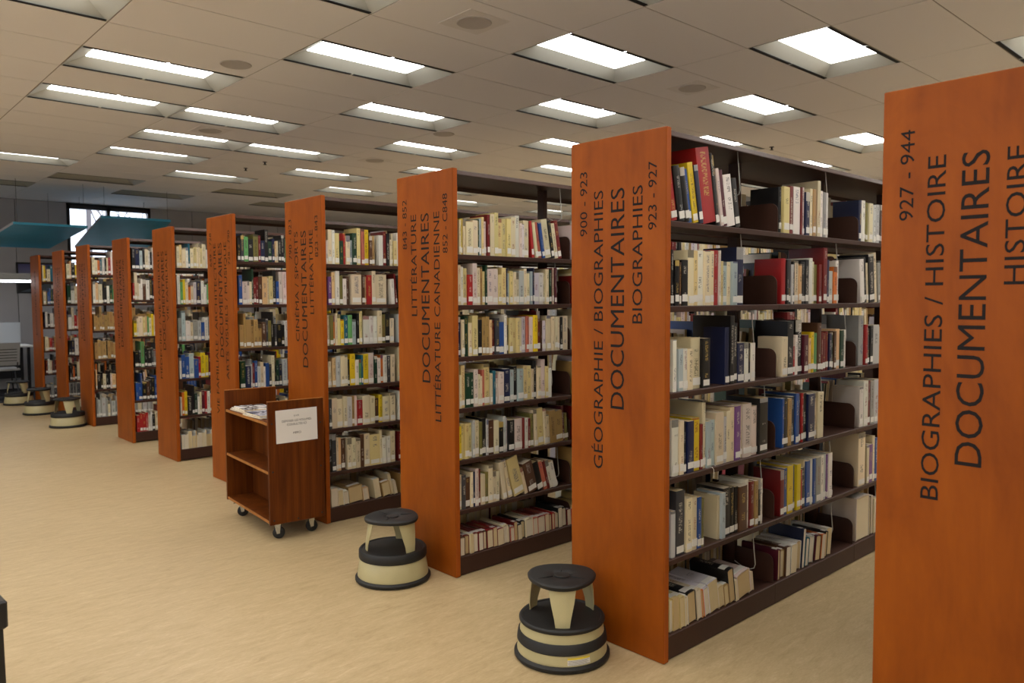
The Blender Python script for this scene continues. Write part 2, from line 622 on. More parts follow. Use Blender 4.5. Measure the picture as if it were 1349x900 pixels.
ORD = ['zeroth', 'first', 'second', 'third', 'fourth', 'fifth', 'sixth', 'seventh', 'eighth', 'ninth', 'tenth', 'eleventh', 'twelfth',
       'thirteenth', 'fourteenth', 'fifteenth', 'sixteenth', 'seventeenth', 'eighteenth', 'nineteenth', 'twentieth', 'twenty-first',
       'twenty-second', 'twenty-third', 'twenty-fourth', 'twenty-fifth', 'twenty-sixth', 'twenty-seventh', 'twenty-eighth', 'twenty-ninth',
       'thirtieth', 'thirty-first', 'thirty-second', 'thirty-third', 'thirty-fourth']


def light_px(i, j):
    x0, x1, y0, y1 = cell(i, j)
    return pixel_of(((x0 + x1) / 2, (y0 + y1) / 2, CEIL + dz))


seen_lights = {}
for (i, j) in LIT:
    q = light_px(i, j)
    if q and -60 < q[0] < 1380 and -20 < q[1] < 260:
        seen_lights.setdefault(j, []).append(i)
rowsj = sorted(seen_lights)
for (i, j) in sorted(LIT | UNLIT):
    x0, x1, y0, y1 = cell(i, j)
    if x0 < X_MIN or x1 > X_MAX or y0 < Y_MIN or y1 > Y_MAX:
        continue
    t = empty('ceiling_light', ((x0 + x1) / 2, (y0 + y1) / 2, CEIL))
    if (i, j) in UNLIT:
        lab = 'unlit recessed ceiling light, %s from left near the far wall' % ORD[sorted(UNLIT).index((i, j)) + 1]
    elif j in seen_lights and i in seen_lights[j]:
        lab = 'lit recessed ceiling light, %s from left in the %s row back from the camera' % (
            ORD[sorted(seen_lights[j]).index(i) + 1], ORD[rowsj.index(j) + 1])
    else:
        lab = 'lit recessed ceiling light out of sight beside or behind the camera'
    tag(t, lab, 'ceiling light', 'recessed ceiling lights')
    place('reflector', house_me, t)
    place('diffuser', lens_off if (i, j) in UNLIT else lens_on, t)
    for m in slot_me:
        place('air_slot', m, t)

# ceiling loudspeakers: some flush round grilles, some on square plates
disc = MB().lathe([(0.001, 0.0), (0.10, -0.004), (0.112, -0.006), (0.118, -0.002), (0.118, 0.004)], 28).mesh('grille', M['speaker'], True)
plate = MB().bbox(-0.17, 0.17, -0.17, 0.17, -0.003, 0.004, 0.002).mesh('plate', M['speaker_plate'])
SPK = [((0.83, 0.54), False, 'round grey ceiling loudspeaker between the two upper left lights'),
       ((1.48, -2.54), True, 'ceiling loudspeaker on a square plate at the top centre'),
       ((3.11, 2.05), False, 'round grey ceiling loudspeaker above the bookcase lettered 852 - C848'),
       ((3.5, -2.59), True, 'ceiling loudspeaker on a square plate above the bookcase lettered 923 - 927'),
       ((1.46, 4.45), True, 'small ceiling loudspeaker on a plate between the left rows of lights'),
       ((3.37, 5.05), True, 'farthest ceiling loudspeaker on a plate, left of the bookcase lettered 852 - C848')]
for (gi, gj), sq, lab in SPK:
    t = empty('ceiling_loudspeaker', (GX0 + gi * GDX, GY0 + gj * GDY, CEIL))
    tag(t, lab, 'loudspeaker', 'ceiling loudspeakers')
    if sq:
        place('plate', plate, t)
    place('grille', disc, t, (0, 0, -0.003 if sq else 0))
sprk = MB().lathe([(0.03, 0.0), (0.03, -0.004), (0.012, -0.008), (0.010, -0.03), (0.022, -0.034), (0.022, -0.038)], 14).mesh('sprinkler_head', M['dark_steel'], True)
for (px, py, lab) in ((5.95, -1.18, 'small dark sprinkler head on the ceiling right of centre'),
                      (2.52, 6.71, 'small dark sprinkler head on the ceiling left, nearer of two'),
                      (2.53, 7.70, 'small dark sprinkler head on the ceiling left, farther of two')):
    tag(place('sprinkler_head', sprk, None, (GX0 + px * GDX, GY0 + py * GDY, CEIL)), lab, 'sprinkler', 'ceiling sprinklers')

# ================================================================== BOOKCASES
LV6 = [1.874, 1.518, 1.152, 0.788, 0.436, 0.107]
LV7 = [1.798, 1.519, 1.232, 0.944, 0.654, 0.373, 0.107]
LEVELS = [LV6, LV6, LV7, [1.799, 1.518, 1.236, 0.947, 0.656, 0.352, 0.104], [1.875, 1.518, 1.155, 0.815, 0.45, 0.107],
          [1.869, 1.518, 1.163, 0.798, 0.44, 0.112], [1.90, 1.565, 1.165, 0.824, 0.463, 0.115],
          [1.882, 1.526, 1.188, 0.832, 0.457, 0.110], [1.86, 1.523, 1.176, 0.82, 0.478, 0.11], [1.85, 1.511, 1.169, 0.819, 0.477, 0.11]]
NB = [2, 4, 7, 6, 4, 3, 3, 2, 2, 2]           # bays built per row
SIGNS = [
    ('927 - 944', 'BIOGRAPHIES / HISTOIRE', 'HISTOIRE', None),
    ('900 - 923', 'GÉOGRAPHIE / BIOGRAPHIES', 'BIOGRAPHIES', '923 - 927'),
    ('843 - 852', 'LITTÉRATURE', 'LITTÉRATURE CANADIENNE', '852 - C848'),
    ('790 - 823', 'CINÉMA / SPORTS', 'LITTÉRATURE', '823 - 843'),
    ('649 - 728', 'VIE FAMILIALE / ARCHITECTURE', 'ARTS VISUELS / MUSIQUE', '728 - 790'),
    (None, 'MÉDECINE / VIE FAMILIALE', 'VIE FAMILIALE', None),
    (None, 'SCIENCES / MÉDECINE', 'MÉDECINE', None),
    (None, 'LANGUES / SCIENCES', 'SCIENCES', None),
    (None, 'RELIGIONS', 'LANGUES', None),
    (None, None, None, None)]
ROWLAB = ['nearest bookcase at right edge, orange end panel lettered 927 - 944',
          'tall bookcase with orange end panel lettered 900 - 923 and 923 - 927',
          'bookcase with orange end panel lettered 843 - 852 and 852 - C848',
          'bookcase behind the wooden cart, end panel lettered CINÉMA / SPORTS',
          'bookcase with end panel lettered VIE FAMILIALE / ARCHITECTURE left of the cart',
          'sixth bookcase from the right, just left of the one lettered ARTS VISUELS',
          'seventh bookcase from the right, fourth from the far left end',
          'bookcase third from the far left end, stool at its foot',
          'bookcase second from the far left end',
          'farthest bookcase at the left end of the row']
HALF = PANEL_W / 2
CX0 = FACE_X + PANEL_T                         # start of first bay
SHELF_T = 0.024

shelf_me = {}
for side in (-1, 1):
    # local: bay origin x=0, row centre y=0, z=0 top of the deck
    m = MB()
    yf = HALF - 0.010
    prof = [(0.03, 0.0), (yf - 0.004, 0.0), (yf, -0.003), (yf, -SHELF_T), (yf - 0.003, -SHELF_T - 0.002), (yf - 0.018, -SHELF_T - 0.002), (yf - 0.018, -0.016), (0.03, -0.016)]
    m.prism([(side * p[0], p[1]) for p in prof], 'x', 0.001, BAY - 0.001)
    shelf_me[side] = m.mesh('shelf', M['shelf'])
brk_me = {}
for side in (-1, 1):
    yf = HALF - 0.022
    pts = [(0.03, -0.012), (yf, -0.012), (yf, 0.105)]
    for q in range(1, 6):
        an = math.radians(90 * q / 5)
        pts.append((yf - 0.04 + 0.04 * math.cos(an), 0.105 + 0.04 * math.sin(an)))
    pts.append((0.03, 0.145))
    brk_me[side] = MB().prism([(side * p[0], p[1]) for p in pts], 'x', -0.002, 0.002).mesh('shelf_bracket', M['shelf'])
base_me = {}
for side in (-1, 1):
    m = MB()
    yf = HALF - 0.010
    m.prism([(side * p[0], p[1]) for p in [(0.0, 0.0), (yf - 0.004, 0.0), (yf, -0.004), (yf, -0.102), (0.0, -0.102)]], 'x', 0.001, BAY - 0.001)
    base_me[side] = m.mesh('base_shelf', M['shelf'])
wire_me = MB().tube([(0, -0.215, -0.005), (0.002, -0.222, -0.10), (0.006, -0.228, -0.185), (0.005, -0.222, -0.205), (0.001, -0.20, -0.215), (-0.004, -0.17, -0.212), (-0.005, -0.12, -0.19)], 0.0024, 6).mesh('wire_book_support', M['wire'], True)

SHELVES = {}


def bookcase(k):
    y0, H, lv = ROW_Y[k], ROW_H[k], LEVELS[k]
    root = empty('library_bookcase', (CX0, y0 + HALF, 0))
    tag(root, ROWLAB[k], 'bookcase', 'rows of library bookcases')
    pan = MB().bbox(-PANEL_T, -0.001, -HALF, HALF, 0.002, H, 0.0025).build('end_panel', M['cherry'], root)
    MB().box(-PANEL_T + 0.003, -0.003, -HALF - 0.0012, -HALF + 0.0005, 0.005, H - 0.003).build('edge_band', M['cherry_lit_side'], pan)  # side edge in the paler tone, its brighter light put into the colour
    n = NB[k]
    L = n * BAY
    MB().bbox(L + 0.001, L + PANEL_T, -HALF, HALF, 0.002, H, 0.0025).build('end_panel', M['cherry'], root)
    # top canopy, one per bay, thin pressed-steel tray with a down-turned lip
    for b in range(n):
        c = MB()
        x0, x1 = b * BAY + 0.001, (b + 1) * BAY - 0.001
        c.box(x0, x1, -HALF + 0.025, HALF - 0.025, H - 0.012, H - 0.006)
        for s in (-1, 1):
            c.prism([(s * y, z) for y, z in ((HALF - 0.006, H - 0.034), (HALF - 0.006, H - 0.030), (HALF - 0.024, H - 0.006), (HALF - 0.028, H - 0.009), (HALF - 0.012, H - 0.030), (HALF - 0.012, H - 0.034))], 'x', x0, x1)
        c.build('canopy_top', M['shelf'], root)
    for b in range(n + 1):
        x = min(max(b * BAY, 0.02), L - 0.02)
        MB().box(x - 0.016, x + 0.016, -0.028, 0.028, 0.004, H - 0.013).build('upright', M['shelf'], root)
    for li, z in enumerate(lv):
        for s in (-1, 1):
            for b in range(n):
                if li == len(lv) - 1:
                    o = place('base_shelf', base_me[s], root, (b * BAY, 0, z))
                else:
                    o = place('shelf', shelf_me[s], root, (b * BAY, 0, z))
                SHELVES[(k, li, s, b)] = o
                if b > 0:
                    place('shelf_bracket', brk_me[s], o, (0, 0, 0))
    # lettering on the end panel, reading upwards
    a, l1, l2, b_ = SIGNS[k]
    lines = []
    top = H - 0.225
    if a:
        lines.append((a, 0.076, H - 0.133, 0.287, 0.045))
    if l1:
        lines.append((l1, 0.164, top, None, 0.056))
    if l1 or k == 9:
        lines.append(('DOCUMENTAIRES', 0.272, top, 0.962, 0.080))
    if l2:
        lines.append((l2, 0.382, top, None, 0.056))
    if b_:
        lines.append((b_, 0.460, H - 0.133, 0.325 if 'C848' in b_ else 0.283, 0.045))
    LEN = {'GÉOGRAPHIE / BIOGRAPHIES': 1.243, 'BIOGRAPHIES': 0.584, 'LITTÉRATURE': 0.583, 'LITTÉRATURE CANADIENNE': 1.175,
           'BIOGRAPHIES / HISTOIRE': 1.085, 'HISTOIRE': 0.405}
    for body, off, ztop, ln, hh in lines:
        words, ln2 = text_words('lettering', body, M['ink'], ln or LEN.get(body) or 0.0521 * len(body), hh)
        yb = HALF - off - hh / 2
        for me in words:
            for v in me.vertices:
                v.co = (-PANEL_T - 0.0008, yb + v.co.y, ztop - ln2 + v.co.x)
            place('lettering', me, pan)
    return root


CASES = [bookcase(k) for k in range(10)]

# ================================================================== BOOKS
PAL = {'wh': ('white', (226, 222, 212)), 'cr': ('cream', (222, 208, 174)), 'py': ('pale yellow', (221, 203, 142)), 'ye': ('yellow', (222, 192, 30)),
       'gy': ('grey', (148, 147, 142)), 'lg': ('light grey', (192, 194, 192)), 'lb': ('pale blue', (172, 188, 190)), 'bl': ('blue', (38, 78, 148)),
       'nv': ('navy', (24, 32, 68)), 'bk': ('black', (22, 21, 23)), 'dg': ('dark green', (22, 58, 38)), 'gr': ('green', (96, 158, 96)),
       'rd': ('red', (164, 34, 36)), 'dr': ('dark red', (112, 26, 26)), 'mr': ('maroon', (84, 24, 40)), 'or': ('orange', (214, 112, 40)),
       'br': ('brown', (84, 54, 36)), 'tn': ('tan', (172, 138, 84)), 'pk': ('pinkish white', (220, 202, 194)), 'pu': ('purple', (118, 74, 136)),
       'te': ('teal', (22, 92, 112)), 'ol': ('olive', (118, 112, 58)), 'pe': ('peach', (224, 186, 136)), 'sa': ('salmon', (190, 104, 84)),
       'ch': ('charcoal', (62, 62, 66)), 'li': ('lilac white', (206, 198, 206))}
BOOKS = [
    ('A',0,0,'2716 45 222 rd 6;2760 41 235 bk 6;2802 32 231 bk 6;2834 28 229 bl 6;2862 38 259 ye 6;2900 29 252 nv 6;2930 99 353 rd 6;3029 20 318 bk 6;3049 15 312 ch 6;3064 23 256 pk 6;3087 31 251 mr 6;3118 67 233 wh 6;3185 40 225 bk 6'),
    ('A',0,1,'3610 25 227 bk;3636 58 230 py;3694 34 237 dr;3728 26 238 bk;3754 69 242 wh;3824 16 244 dr;3840 30 246 pk;3870 41 223 nv;3911 28 244 cr;3939 32 244 tn;3970 23 220 sa;3993 34 294 cr;4028 31 244 wh;4059 33 239 gy;4092 27 239 wh'),
    ('A',0,2,'4530 34 237 nv;4564 51 238 wh;4615 28 230 ol;4643 51 227 cr;4693 38 221 lg;4732 43 225 lg;4775 44 231 bk;4819 44 231 br;4864 38 228 cr'),
    ('A',1,0,'2712 23 237 bk;2735 30 193 bk;2765 13 186 br;2778 44 196 bk;2822 45 240 cr;2867 32 239 py;2899 50 241 wh;2949 44 240 cr;2993 26 242 cr;3018 37 247 rd;3056 14 246 wh;3070 24 199 py;3094 42 198 lb;3136 31 197 cr;3167 40 200 lb;3207 59 268 nv'),
    ('A',1,1,'3631 42 229 rd;3674 24 223 bk;3697 29 224 ch;3726 19 201 lg;3745 19 218 bk;3764 37 221 cr;3802 32 206 pe;3833 43 219 bk;3876 38 230 bk;3914 34 240 wh;3948 21 222 cr;3969 46 208 ol;4015 30 209 dr;4045 21 207 cr;4066 41 300 dr;4107 24 236 nv;4131 53 177 lg;4184 42 201 or;4226 31 235 wh'),
    ('A',1,2,'4550 53 253 wh 3;4603 32 265 bk 3;4635 26 233 cr 3;4661 72 284 bk 3;4733 53 297 cr 3;4786 34 238 gy 3;4820 48 250 bk 3'),
    ('A',2,0,'2716 25 222 wh;2741 15 197 bk;2756 32 182 lb;2789 35 181 wh;2824 44 179 cr;2867 69 225 cr;2936 54 220 bk;3125 33 264 nv;3158 36 317 bk;3194 32 282 bk;3226 57 187 nv;3283 45 187 wh;3329 14 183 bk;3343 34 183 wh'),
    ('A',2,1,'3638 57 201 cr;3695 63 279 bk;3758 22 188 rd;3780 24 206 wh;3804 63 282 bk;3867 46 203 mr;3912 33 184 pe;3945 38 215 ye;3983 32 209 gr;4015 45 262 br;4059 22 211 dr;4081 33 205 dr;4114 33 212 dr;4147 28 203 nv;4174 28 205 dg;4202 28 212 br;4231 49 223 pe;4280 43 214 dg;4323 47 215 wh'),
    ('A',2,2,'4559 63 292 gy;4622 32 237 rd;4654 32 214 ch;4687 39 229 bk;4726 80 233 lg;4806 41 220 cr;4847 41 225 nv'),
    ('A',3,0,'2720 48 244 wh;2768 31 235 cr;2799 25 225 bk;2824 49 226 nv;2873 55 234 ye;2929 21 202 dr;2949 22 296 cr;2972 36 210 lb;3008 43 211 lb;3050 61 239 cr;3112 27 215 lg;3138 31 239 cr;3169 34 253 cr;3204 46 255 pu;3250 32 248 cr;3284 81 257 pk;3370 59 238 pk;3429 75 272 bk'),
    ('A',3,1,'3649 19 252 bl;3668 51 249 bk;3718 36 245 tn;3754 37 251 ch;3791 35 265 bl;3826 33 260 nv;3859 22 260 rd;3882 41 257 bk;3922 71 250 nv;3996 42 247 cr;4038 63 250 cr'),
    ('A',3,2,'4560 51 236 wh;4611 58 268 wh;4669 35 267 dr;4704 50 261 gy;4754 67 268 lg;4822 55 252 wh'),
    ('A',4,0,'2712 33 202 lg;2749 61 283 ch;2810 12 238 bk;2822 42 238 cr;2863 40 236 cr;2903 31 230 bl;2934 17 220 ol;3084 18 204 cr;3102 30 215 lb;3132 56 228 bk;3188 38 223 bk;3226 29 220 bk;3255 69 217 br;3324 25 238 wh;3349 40 225 dr;3390 31 224 tn;3420 21 225 bk;3441 28 223 wh'),
    ('A',4,1,'3640 38 236 dr;3678 34 240 bl;3712 58 248 ye;3770 40 235 bl;3810 40 242 ye;3850 15 210 rd;3865 36 214 bk;3901 15 252 cr;3916 42 243 bl;3958 37 248 wh;3995 27 246 bl;4021 54 247 gy;4075 38 249 wh;4114 33 251 lg;4147 22 247 pu;4169 45 251 wh'),
    ('A',4,2,'4551 93 316 cr;4644 26 219 br;4670 33 229 cr;4703 46 230 pu;4749 34 276 cr;4782 41 260 bl;4823 41 237 cr'),
    ('A',5,0,'2717 21 139 py 5;2738 39 145 py 5;2776 35 144 py 5;2812 22 136 wh 5;2834 62 144 bk 5;2896 37 143 cr 5;2933 17 133 or 5;2950 42 135 li 5;2992 78 144 li 5;3070 44 108 cr 5;3114 40 102 tn 5;3158 50 169 bk 5;3208 18 106 cr 5;3232 114 124 pk 5;3350 44 103 cr 5'),
    ('A',5,1,'3627 24 160 mr -4;3654 51 145 tn -4;3705 44 152 br -4;3757 59 151 wh -4;3828 52 153 wh -4;3887 24 208 nv -4;3912 39 154 te -4;3961 60 148 wh -4;4030 58 139 mr -4;4094 42 134 or -4;4138 28 144 bk -4;4166 60 147 wh -4'),
    ('A',5,2,'4552 176 258 pk;4727 24 240 bk;4751 40 237 wh;4790 56 218 cr'),
    ('B',0,0,'2693 15 190 cr;2708 17 198 ye;2724 17 200 cr;2742 50 183 cr;2791 37 194 cr;2828 11 201 dg;2839 16 207 lb;2854 16 216 py;2871 25 193 pk;2896 20 233 dr;2916 30 237 cr;2946 29 247 py;2976 36 217 py;3011 33 216 py;3044 32 218 py;3076 34 229 cr;3111 31 242 wh;3145 19 199 pk;3165 20 195 li;3184 43 219 cr;3232 20 219 rd 7;3251 24 212 cr 7;3275 28 216 sa 7;3304 24 215 bl 7;3328 49 235 cr 7;3377 25 231 bk 7;3402 29 216 cr 7;3432 30 235 dr 7'),
    ('B',1,0,'2682 20 220 cr;2702 22 211 wh;2724 29 204 py;2754 33 169 rd;2786 32 233 pk;2819 23 208 cr;2842 17 216 tn;2859 20 189 py;2879 14 225 dg;2893 40 205 pk;2937 39 206 pk;2979 28 173 py;3006 35 213 py;3045 9 208 nv;3054 19 182 lb;3074 25 196 py;3099 22 191 cr;3121 26 186 cr;3146 37 198 lg;3183 22 212 cr;3205 30 185 cr;3235 19 197 lb;3254 11 218 nv;3265 42 189 li;3307 38 190 wh;3346 19 185 cr;3365 27 213 cr;3392 20 211 dg;3412 8 222 dr;3420 16 222 cr;3436 20 223 mr'),
    ('B',2,0,'2678 28 221 nv;2707 24 206 cr;2731 29 225 dg;2760 23 187 cr;2783 38 227 py;2826 29 203 bk;2855 25 215 tn;2880 27 220 tn;2907 24 201 pe;2931 24 196 dr;2955 28 208 ch;2987 39 186 bl;3025 18 228 wh;3043 21 214 bk;3065 29 209 py;3093 29 208 py;3122 29 207 py;3152 18 207 cr;3170 30 212 li;3200 22 217 sa;3222 34 211 pk;3256 40 221 ye;3296 29 245 dr;3325 16 187 br;3340 31 186 li;3372 35 216 cr;3407 32 210 cr;3439 28 209 cr;3467 16 209 cr;3483 24 206 bk;3507 49 211 cr'),
    ('B',3,0,'2678 8 206 cr;2686 16 185 cr;2702 26 239 py;2731 33 194 dg;2764 26 195 dg;2790 30 211 pk;2820 17 181 cr;2837 14 170 cr;2850 17 205 sa;2867 44 236 py;2912 19 180 cr;2930 23 194 te;2953 21 169 wh;2974 39 183 pk;3016 50 198 nv;3066 32 190 lb;3099 29 209 bk;3128 48 191 lb;3176 34 207 py;3209 34 205 py;3243 19 184 cr;3262 27 232 bk;3289 31 197 cr;3320 35 237 pk;3355 24 193 py;3378 32 181 wh'),
    ('B',4,0,'2681 19 189 ye;2700 23 202 py;2724 31 199 py;2754 26 198 py;2781 17 214 lg;2797 30 209 cr;2827 20 198 ol;2848 31 216 bk;2878 15 206 lg;2893 44 200 br;2937 35 193 cr;2972 35 181 bk;3007 21 210 lg;3028 18 197 li;3050 47 183 bk;3097 66 185 pk;3163 19 185 dr;3181 26 183 wh;3208 19 178 dr;3226 27 203 ol;3255 29 225 cr 5;3284 50 229 py 5;3334 27 219 cr 5;3361 24 183 cr 5;3385 52 204 tn 5;3437 65 196 tn 5;3502 20 223 mr 5;3522 33 174 ol 5'),
    ('B',5,0,'2683 16 197 cr;2699 29 191 ch;2728 36 173 br;2764 17 200 cr;2781 13 200 nv;2794 24 215 pk;2818 17 207 dr;2835 31 175 cr;2865 25 184 ol;2891 33 218 cr;2924 24 180 cr;2948 28 176 cr;2978 30 224 cr 11;3008 32 239 cr 11;3040 84 238 py 11;3124 26 167 cr 11;3157 75 193 br 11;3255 50 185 bk 11;3306 27 185 sa 11;3333 28 183 dr 11;3360 28 182 wh 11;3388 40 168 wh 11'),
    ('B',6,0,'2682 36 110 br 2;2718 37 110 dr 2;2755 24 112 cr 2;2779 35 113 dr 2;2814 38 111 dr 2;2852 25 110 br 2;2884 48 112 dr 2;2932 31 112 rd 2;2963 48 98 dr 2;3010 37 112 cr 2;3047 15 101 br 2;3062 34 90 sa 2;3096 25 113 dr 2;3121 34 90 bk 2;3155 33 106 bk 2;3188 59 114 cr 2;3247 44 109 sa 2;3290 64 107 dr 2;3355 33 107 sa 2;3388 21 104 br 2;3408 25 109 rd 2;3433 38 97 cr 2;3471 34 126 bk 2;3504 43 118 bk 2;3547 34 102 dr 2;3582 24 99 rd 2'),
    ('C',0,0,'2678 16 161 pk;2696 29 235 cr;2725 21 233 wh;2746 34 213 py;2786 29 163 dg;2814 19 217 rd;2833 31 200 cr;2866 23 170 lb;2888 33 221 dg;2923 29 258 py;2961 27 253 sa;2987 35 251 ye;3022 24 206 br;3046 26 211 tn'),
    ('C',1,0,'2690 29 194 pu;2721 26 225 pe;2747 30 233 wh;2777 26 202 ol;2802 28 181 wh;2833 28 196 br;2875 78 211 cr;2961 25 209 br;2986 13 198 pe;2999 40 209 rd;3038 32 239 cr;3079 91 215 cr'),
    ('C',2,0,'2675 24 212 cr;2699 26 208 ol;2724 15 207 or;2740 15 222 cr;2754 26 214 py;2780 26 179 ye;2806 31 206 te;2837 35 209 gr;2872 34 177 lb;2915 20 219 bk;2934 22 235 py;2970 50 199 wh;3021 32 198 wh;3053 31 197 wh;3084 39 236 cr;3123 28 208 ol;3151 38 215 bk;3194 38 179 cr'),
    ('C',3,0,'2680 26 179 cr;2714 28 203 pe;2742 35 213 lg;2777 32 211 cr;2809 26 221 cr;2836 18 185 bk;2853 38 223 ye;2893 31 178 wh;2925 18 180 gr;2943 15 211 te;2958 41 217 ye;3002 46 223 pk;3050 26 197 dg;3076 28 183 wh;3104 21 202 or;3128 33 200 wh;3161 34 199 ch;3194 34 201 cr'),
    ('C',4,0,'2681 22 209 ch;2703 42 211 cr;2745 49 227 cr;2794 28 218 cr;2821 38 210 lg;2859 20 218 tn;2879 21 216 pk;2900 45 182 rd;2945 62 209 cr;3007 39 199 cr;3049 40 179 br;3090 33 202 ye;3127 59 187 cr;3192 44 204 cr'),
    ('C',5,0,'2677 28 267 bk;2705 34 263 ch;2739 15 235 cr;2754 19 233 pe;2776 31 224 br;2819 35 224 cr;2854 35 219 cr;2889 35 210 cr;2924 30 237 br;2954 48 237 cr;3002 85 224 py;3087 18 249 cr;3109 37 193 wh;3149 31 199 wh;3184 38 231 cr'),
    ('C',6,0,'2689 51 130 cr 9;2740 40 112 cr 9;2780 40 100 wh 9;2832 112 121 tn 9;2943 48 97 pe 9;3046 49 144 cr 9;3114 69 109 tn 9;3183 25 167 cr 9;3208 28 108 cr 9'),
]
LVNAME7 = ['top', 'second', 'third', 'fourth', 'fifth', 'sixth', 'bottom']
LVNAME6 = ['top', 'second', 'third', 'fourth', 'fifth', 'bottom']
BAYNAME = ['first', 'second', 'third', 'fourth', 'fifth', 'sixth', 'seventh']


def book_geo(w, h, d, rng, detail=True, bound=False):
    """local: x thickness from the left board, y from the spine back to the fore-edge, z up.
    returns cover (verts, faces, spine flags), pages (verts, faces)"""
    hard = rng.random() < (0.8 if bound else 0.35)
    t = (0.0034 if bound else 0.0026) if hard else 0.0011
    t = min(t, w * 0.16)
    e = 0.0025 if hard else 0.0002
    if detail:
        bulge = min(0.28 * w, 0.006) if (hard and w > 0.018) else min(0.1 * w, 0.0015)
        xs = [0, 0.12 * w, 0.36 * w, 0.64 * w, 0.88 * w, w]
        ys = [bulge, 0.35 * bulge, 0, 0, 0.35 * bulge, bulge]
        outer = [(0, d)] + list(zip(xs, ys)) + [(w, d)]
        inner = [(t, d)] + [(min(max(x, t), w - t), y + t) for x, y in zip(xs, ys)] + [(w - t, d)]
        n = len(outer)
        V, F, SP = [], [], []
        for z in (0, h):
            V += [(x, y, z) for x, y in outer]
        for z in (0, h):
            V += [(x, y, z) for x, y in inner]
        for i in range(n - 1):
            F.append((i, i + 1, n + i + 1, n + i))
            SP.append(1 <= i <= n - 3)
            F.append((2 * n + i + 1, 2 * n + i, 3 * n + i, 3 * n + i + 1))
            SP.append(False)
            F.append((n + i, n + i + 1, 3 * n + i + 1, 3 * n + i))
            SP.append(False)
            F.append((i + 1, i, 2 * n + i, 2 * n + i + 1))
            SP.append(False)
        F.append((0, n, 3 * n, 2 * n))
        SP.append(False)
        F.append((n - 1, 3 * n - 1, 4 * n - 1, 2 * n - 1))
        SP.append(False)
        m = MB().box(t, w - t, bulge + t, d - e * 1.2, e, h - e)
        return (V, F, SP), (m.v, m.f)
    V = [(0, 0, 0), (w, 0, 0), (w, d, 0), (0, d, 0), (0, 0, h), (w, 0, h), (w, d, h), (0, d, h)]
    return (V, [(0, 1, 5, 4), (1, 2, 6, 5), (3, 0, 4, 7)], [True, False, False]), (V, [(4, 5, 6, 7), (0, 3, 2, 1), (2, 3, 7, 6)])


def book_mesh(name, parts):
    """parts: list of (verts, faces, spineflags or None, colour, ink, rand, h, w, slot) -> mesh with attributes"""
    V, F, cols, inks, uvs, rnds, mats = [], [], [], [], [], [], []
    for (vs, fs, sp, c, ink, rnd, loc, slot) in parts:
        n = len(V)
        V += vs
        for q, f in enumerate(fs):
            F.append(tuple(n + i for i in f))
            mats.append(slot)
            for i in f:
                cols.append((*c, 1))
                inks.append((*ink, 1))
                rnds.append(rnd)
                if sp and sp[q]:
                    uvs.append((loc[i][0], loc[i][1]))
                else:
                    uvs.append((-1.0, 0.0))
    me = bpy.data.meshes.new(name)
    me.from_pydata(V, [], F)
    a = me.color_attributes.new('Cover', 'FLOAT_COLOR', 'CORNER')
    a.data.foreach_set('color', [x for c in cols for x in c])
    a = me.color_attributes.new('Ink', 'FLOAT_COLOR', 'CORNER')
    a.data.foreach_set('color', [x for c in inks for x in c])
    u = me.uv_layers.new(name='Spine')
    u.data.foreach_set('uv', [x for c in uvs for x in c])
    u = me.uv_layers.new(name='Rand')
    u.data.foreach_set('uv', [x for c in rnds for x in c])
    return me, mats


def ink_for(c, rng):
    lum = 0.3 * c[0] + 0.59 * c[1] + 0.11 * c[2]
    if lum > 95:
        return srgb(rng.choice([(40, 36, 36), (40, 36, 36), (60, 55, 52), (130, 36, 36), (44, 56, 104)]))
    return srgb(rng.choice([(210, 204, 190), (210, 204, 190), (196, 168, 90), (170, 168, 164)]))


PAGE_TONES = [(226, 212, 180), (218, 200, 158), (228, 220, 202), (206, 182, 138), (222, 210, 190)]


def shelf_matrix(k, li, side, x, w, lean, up, h, back, depth):
    """matrix that stands a book on shelf li of row k; x is the world x of its left foot (seen from its own aisle)"""
    z = LEVELS[k][li] + 0.0006
    th = math.radians(lean)
    if up:       # spine up, tail edge facing the aisle: y(local) runs down from the top, z(local) runs into the shelf
        R = Matrix(((1, 0, 0, 0), (0, 0, 1, 0), (0, -1, 0, h), (0, 0, 0, 1)))
    else:
        R = Matrix.Identity(4)
    if lean > 0:
        R = Matrix.Rotation(-th, 4, 'Y') @ R
    elif lean < 0:
        R = Matrix.Translation((w, 0, 0)) @ Matrix.Rotation(-th, 4, 'Y') @ Matrix.Translation((-w, 0, 0)) @ R
    if side < 0:
        return Matrix.Translation((x, ROW_Y[k] + 0.018 + back, z)) @ R
    n = NB[k] * BAY
    return Matrix.Translation((x, ROW_Y[k] + PANEL_W - 0.018 - back, z)) @ Matrix.Rotation(math.pi, 4, 'Z') @ R


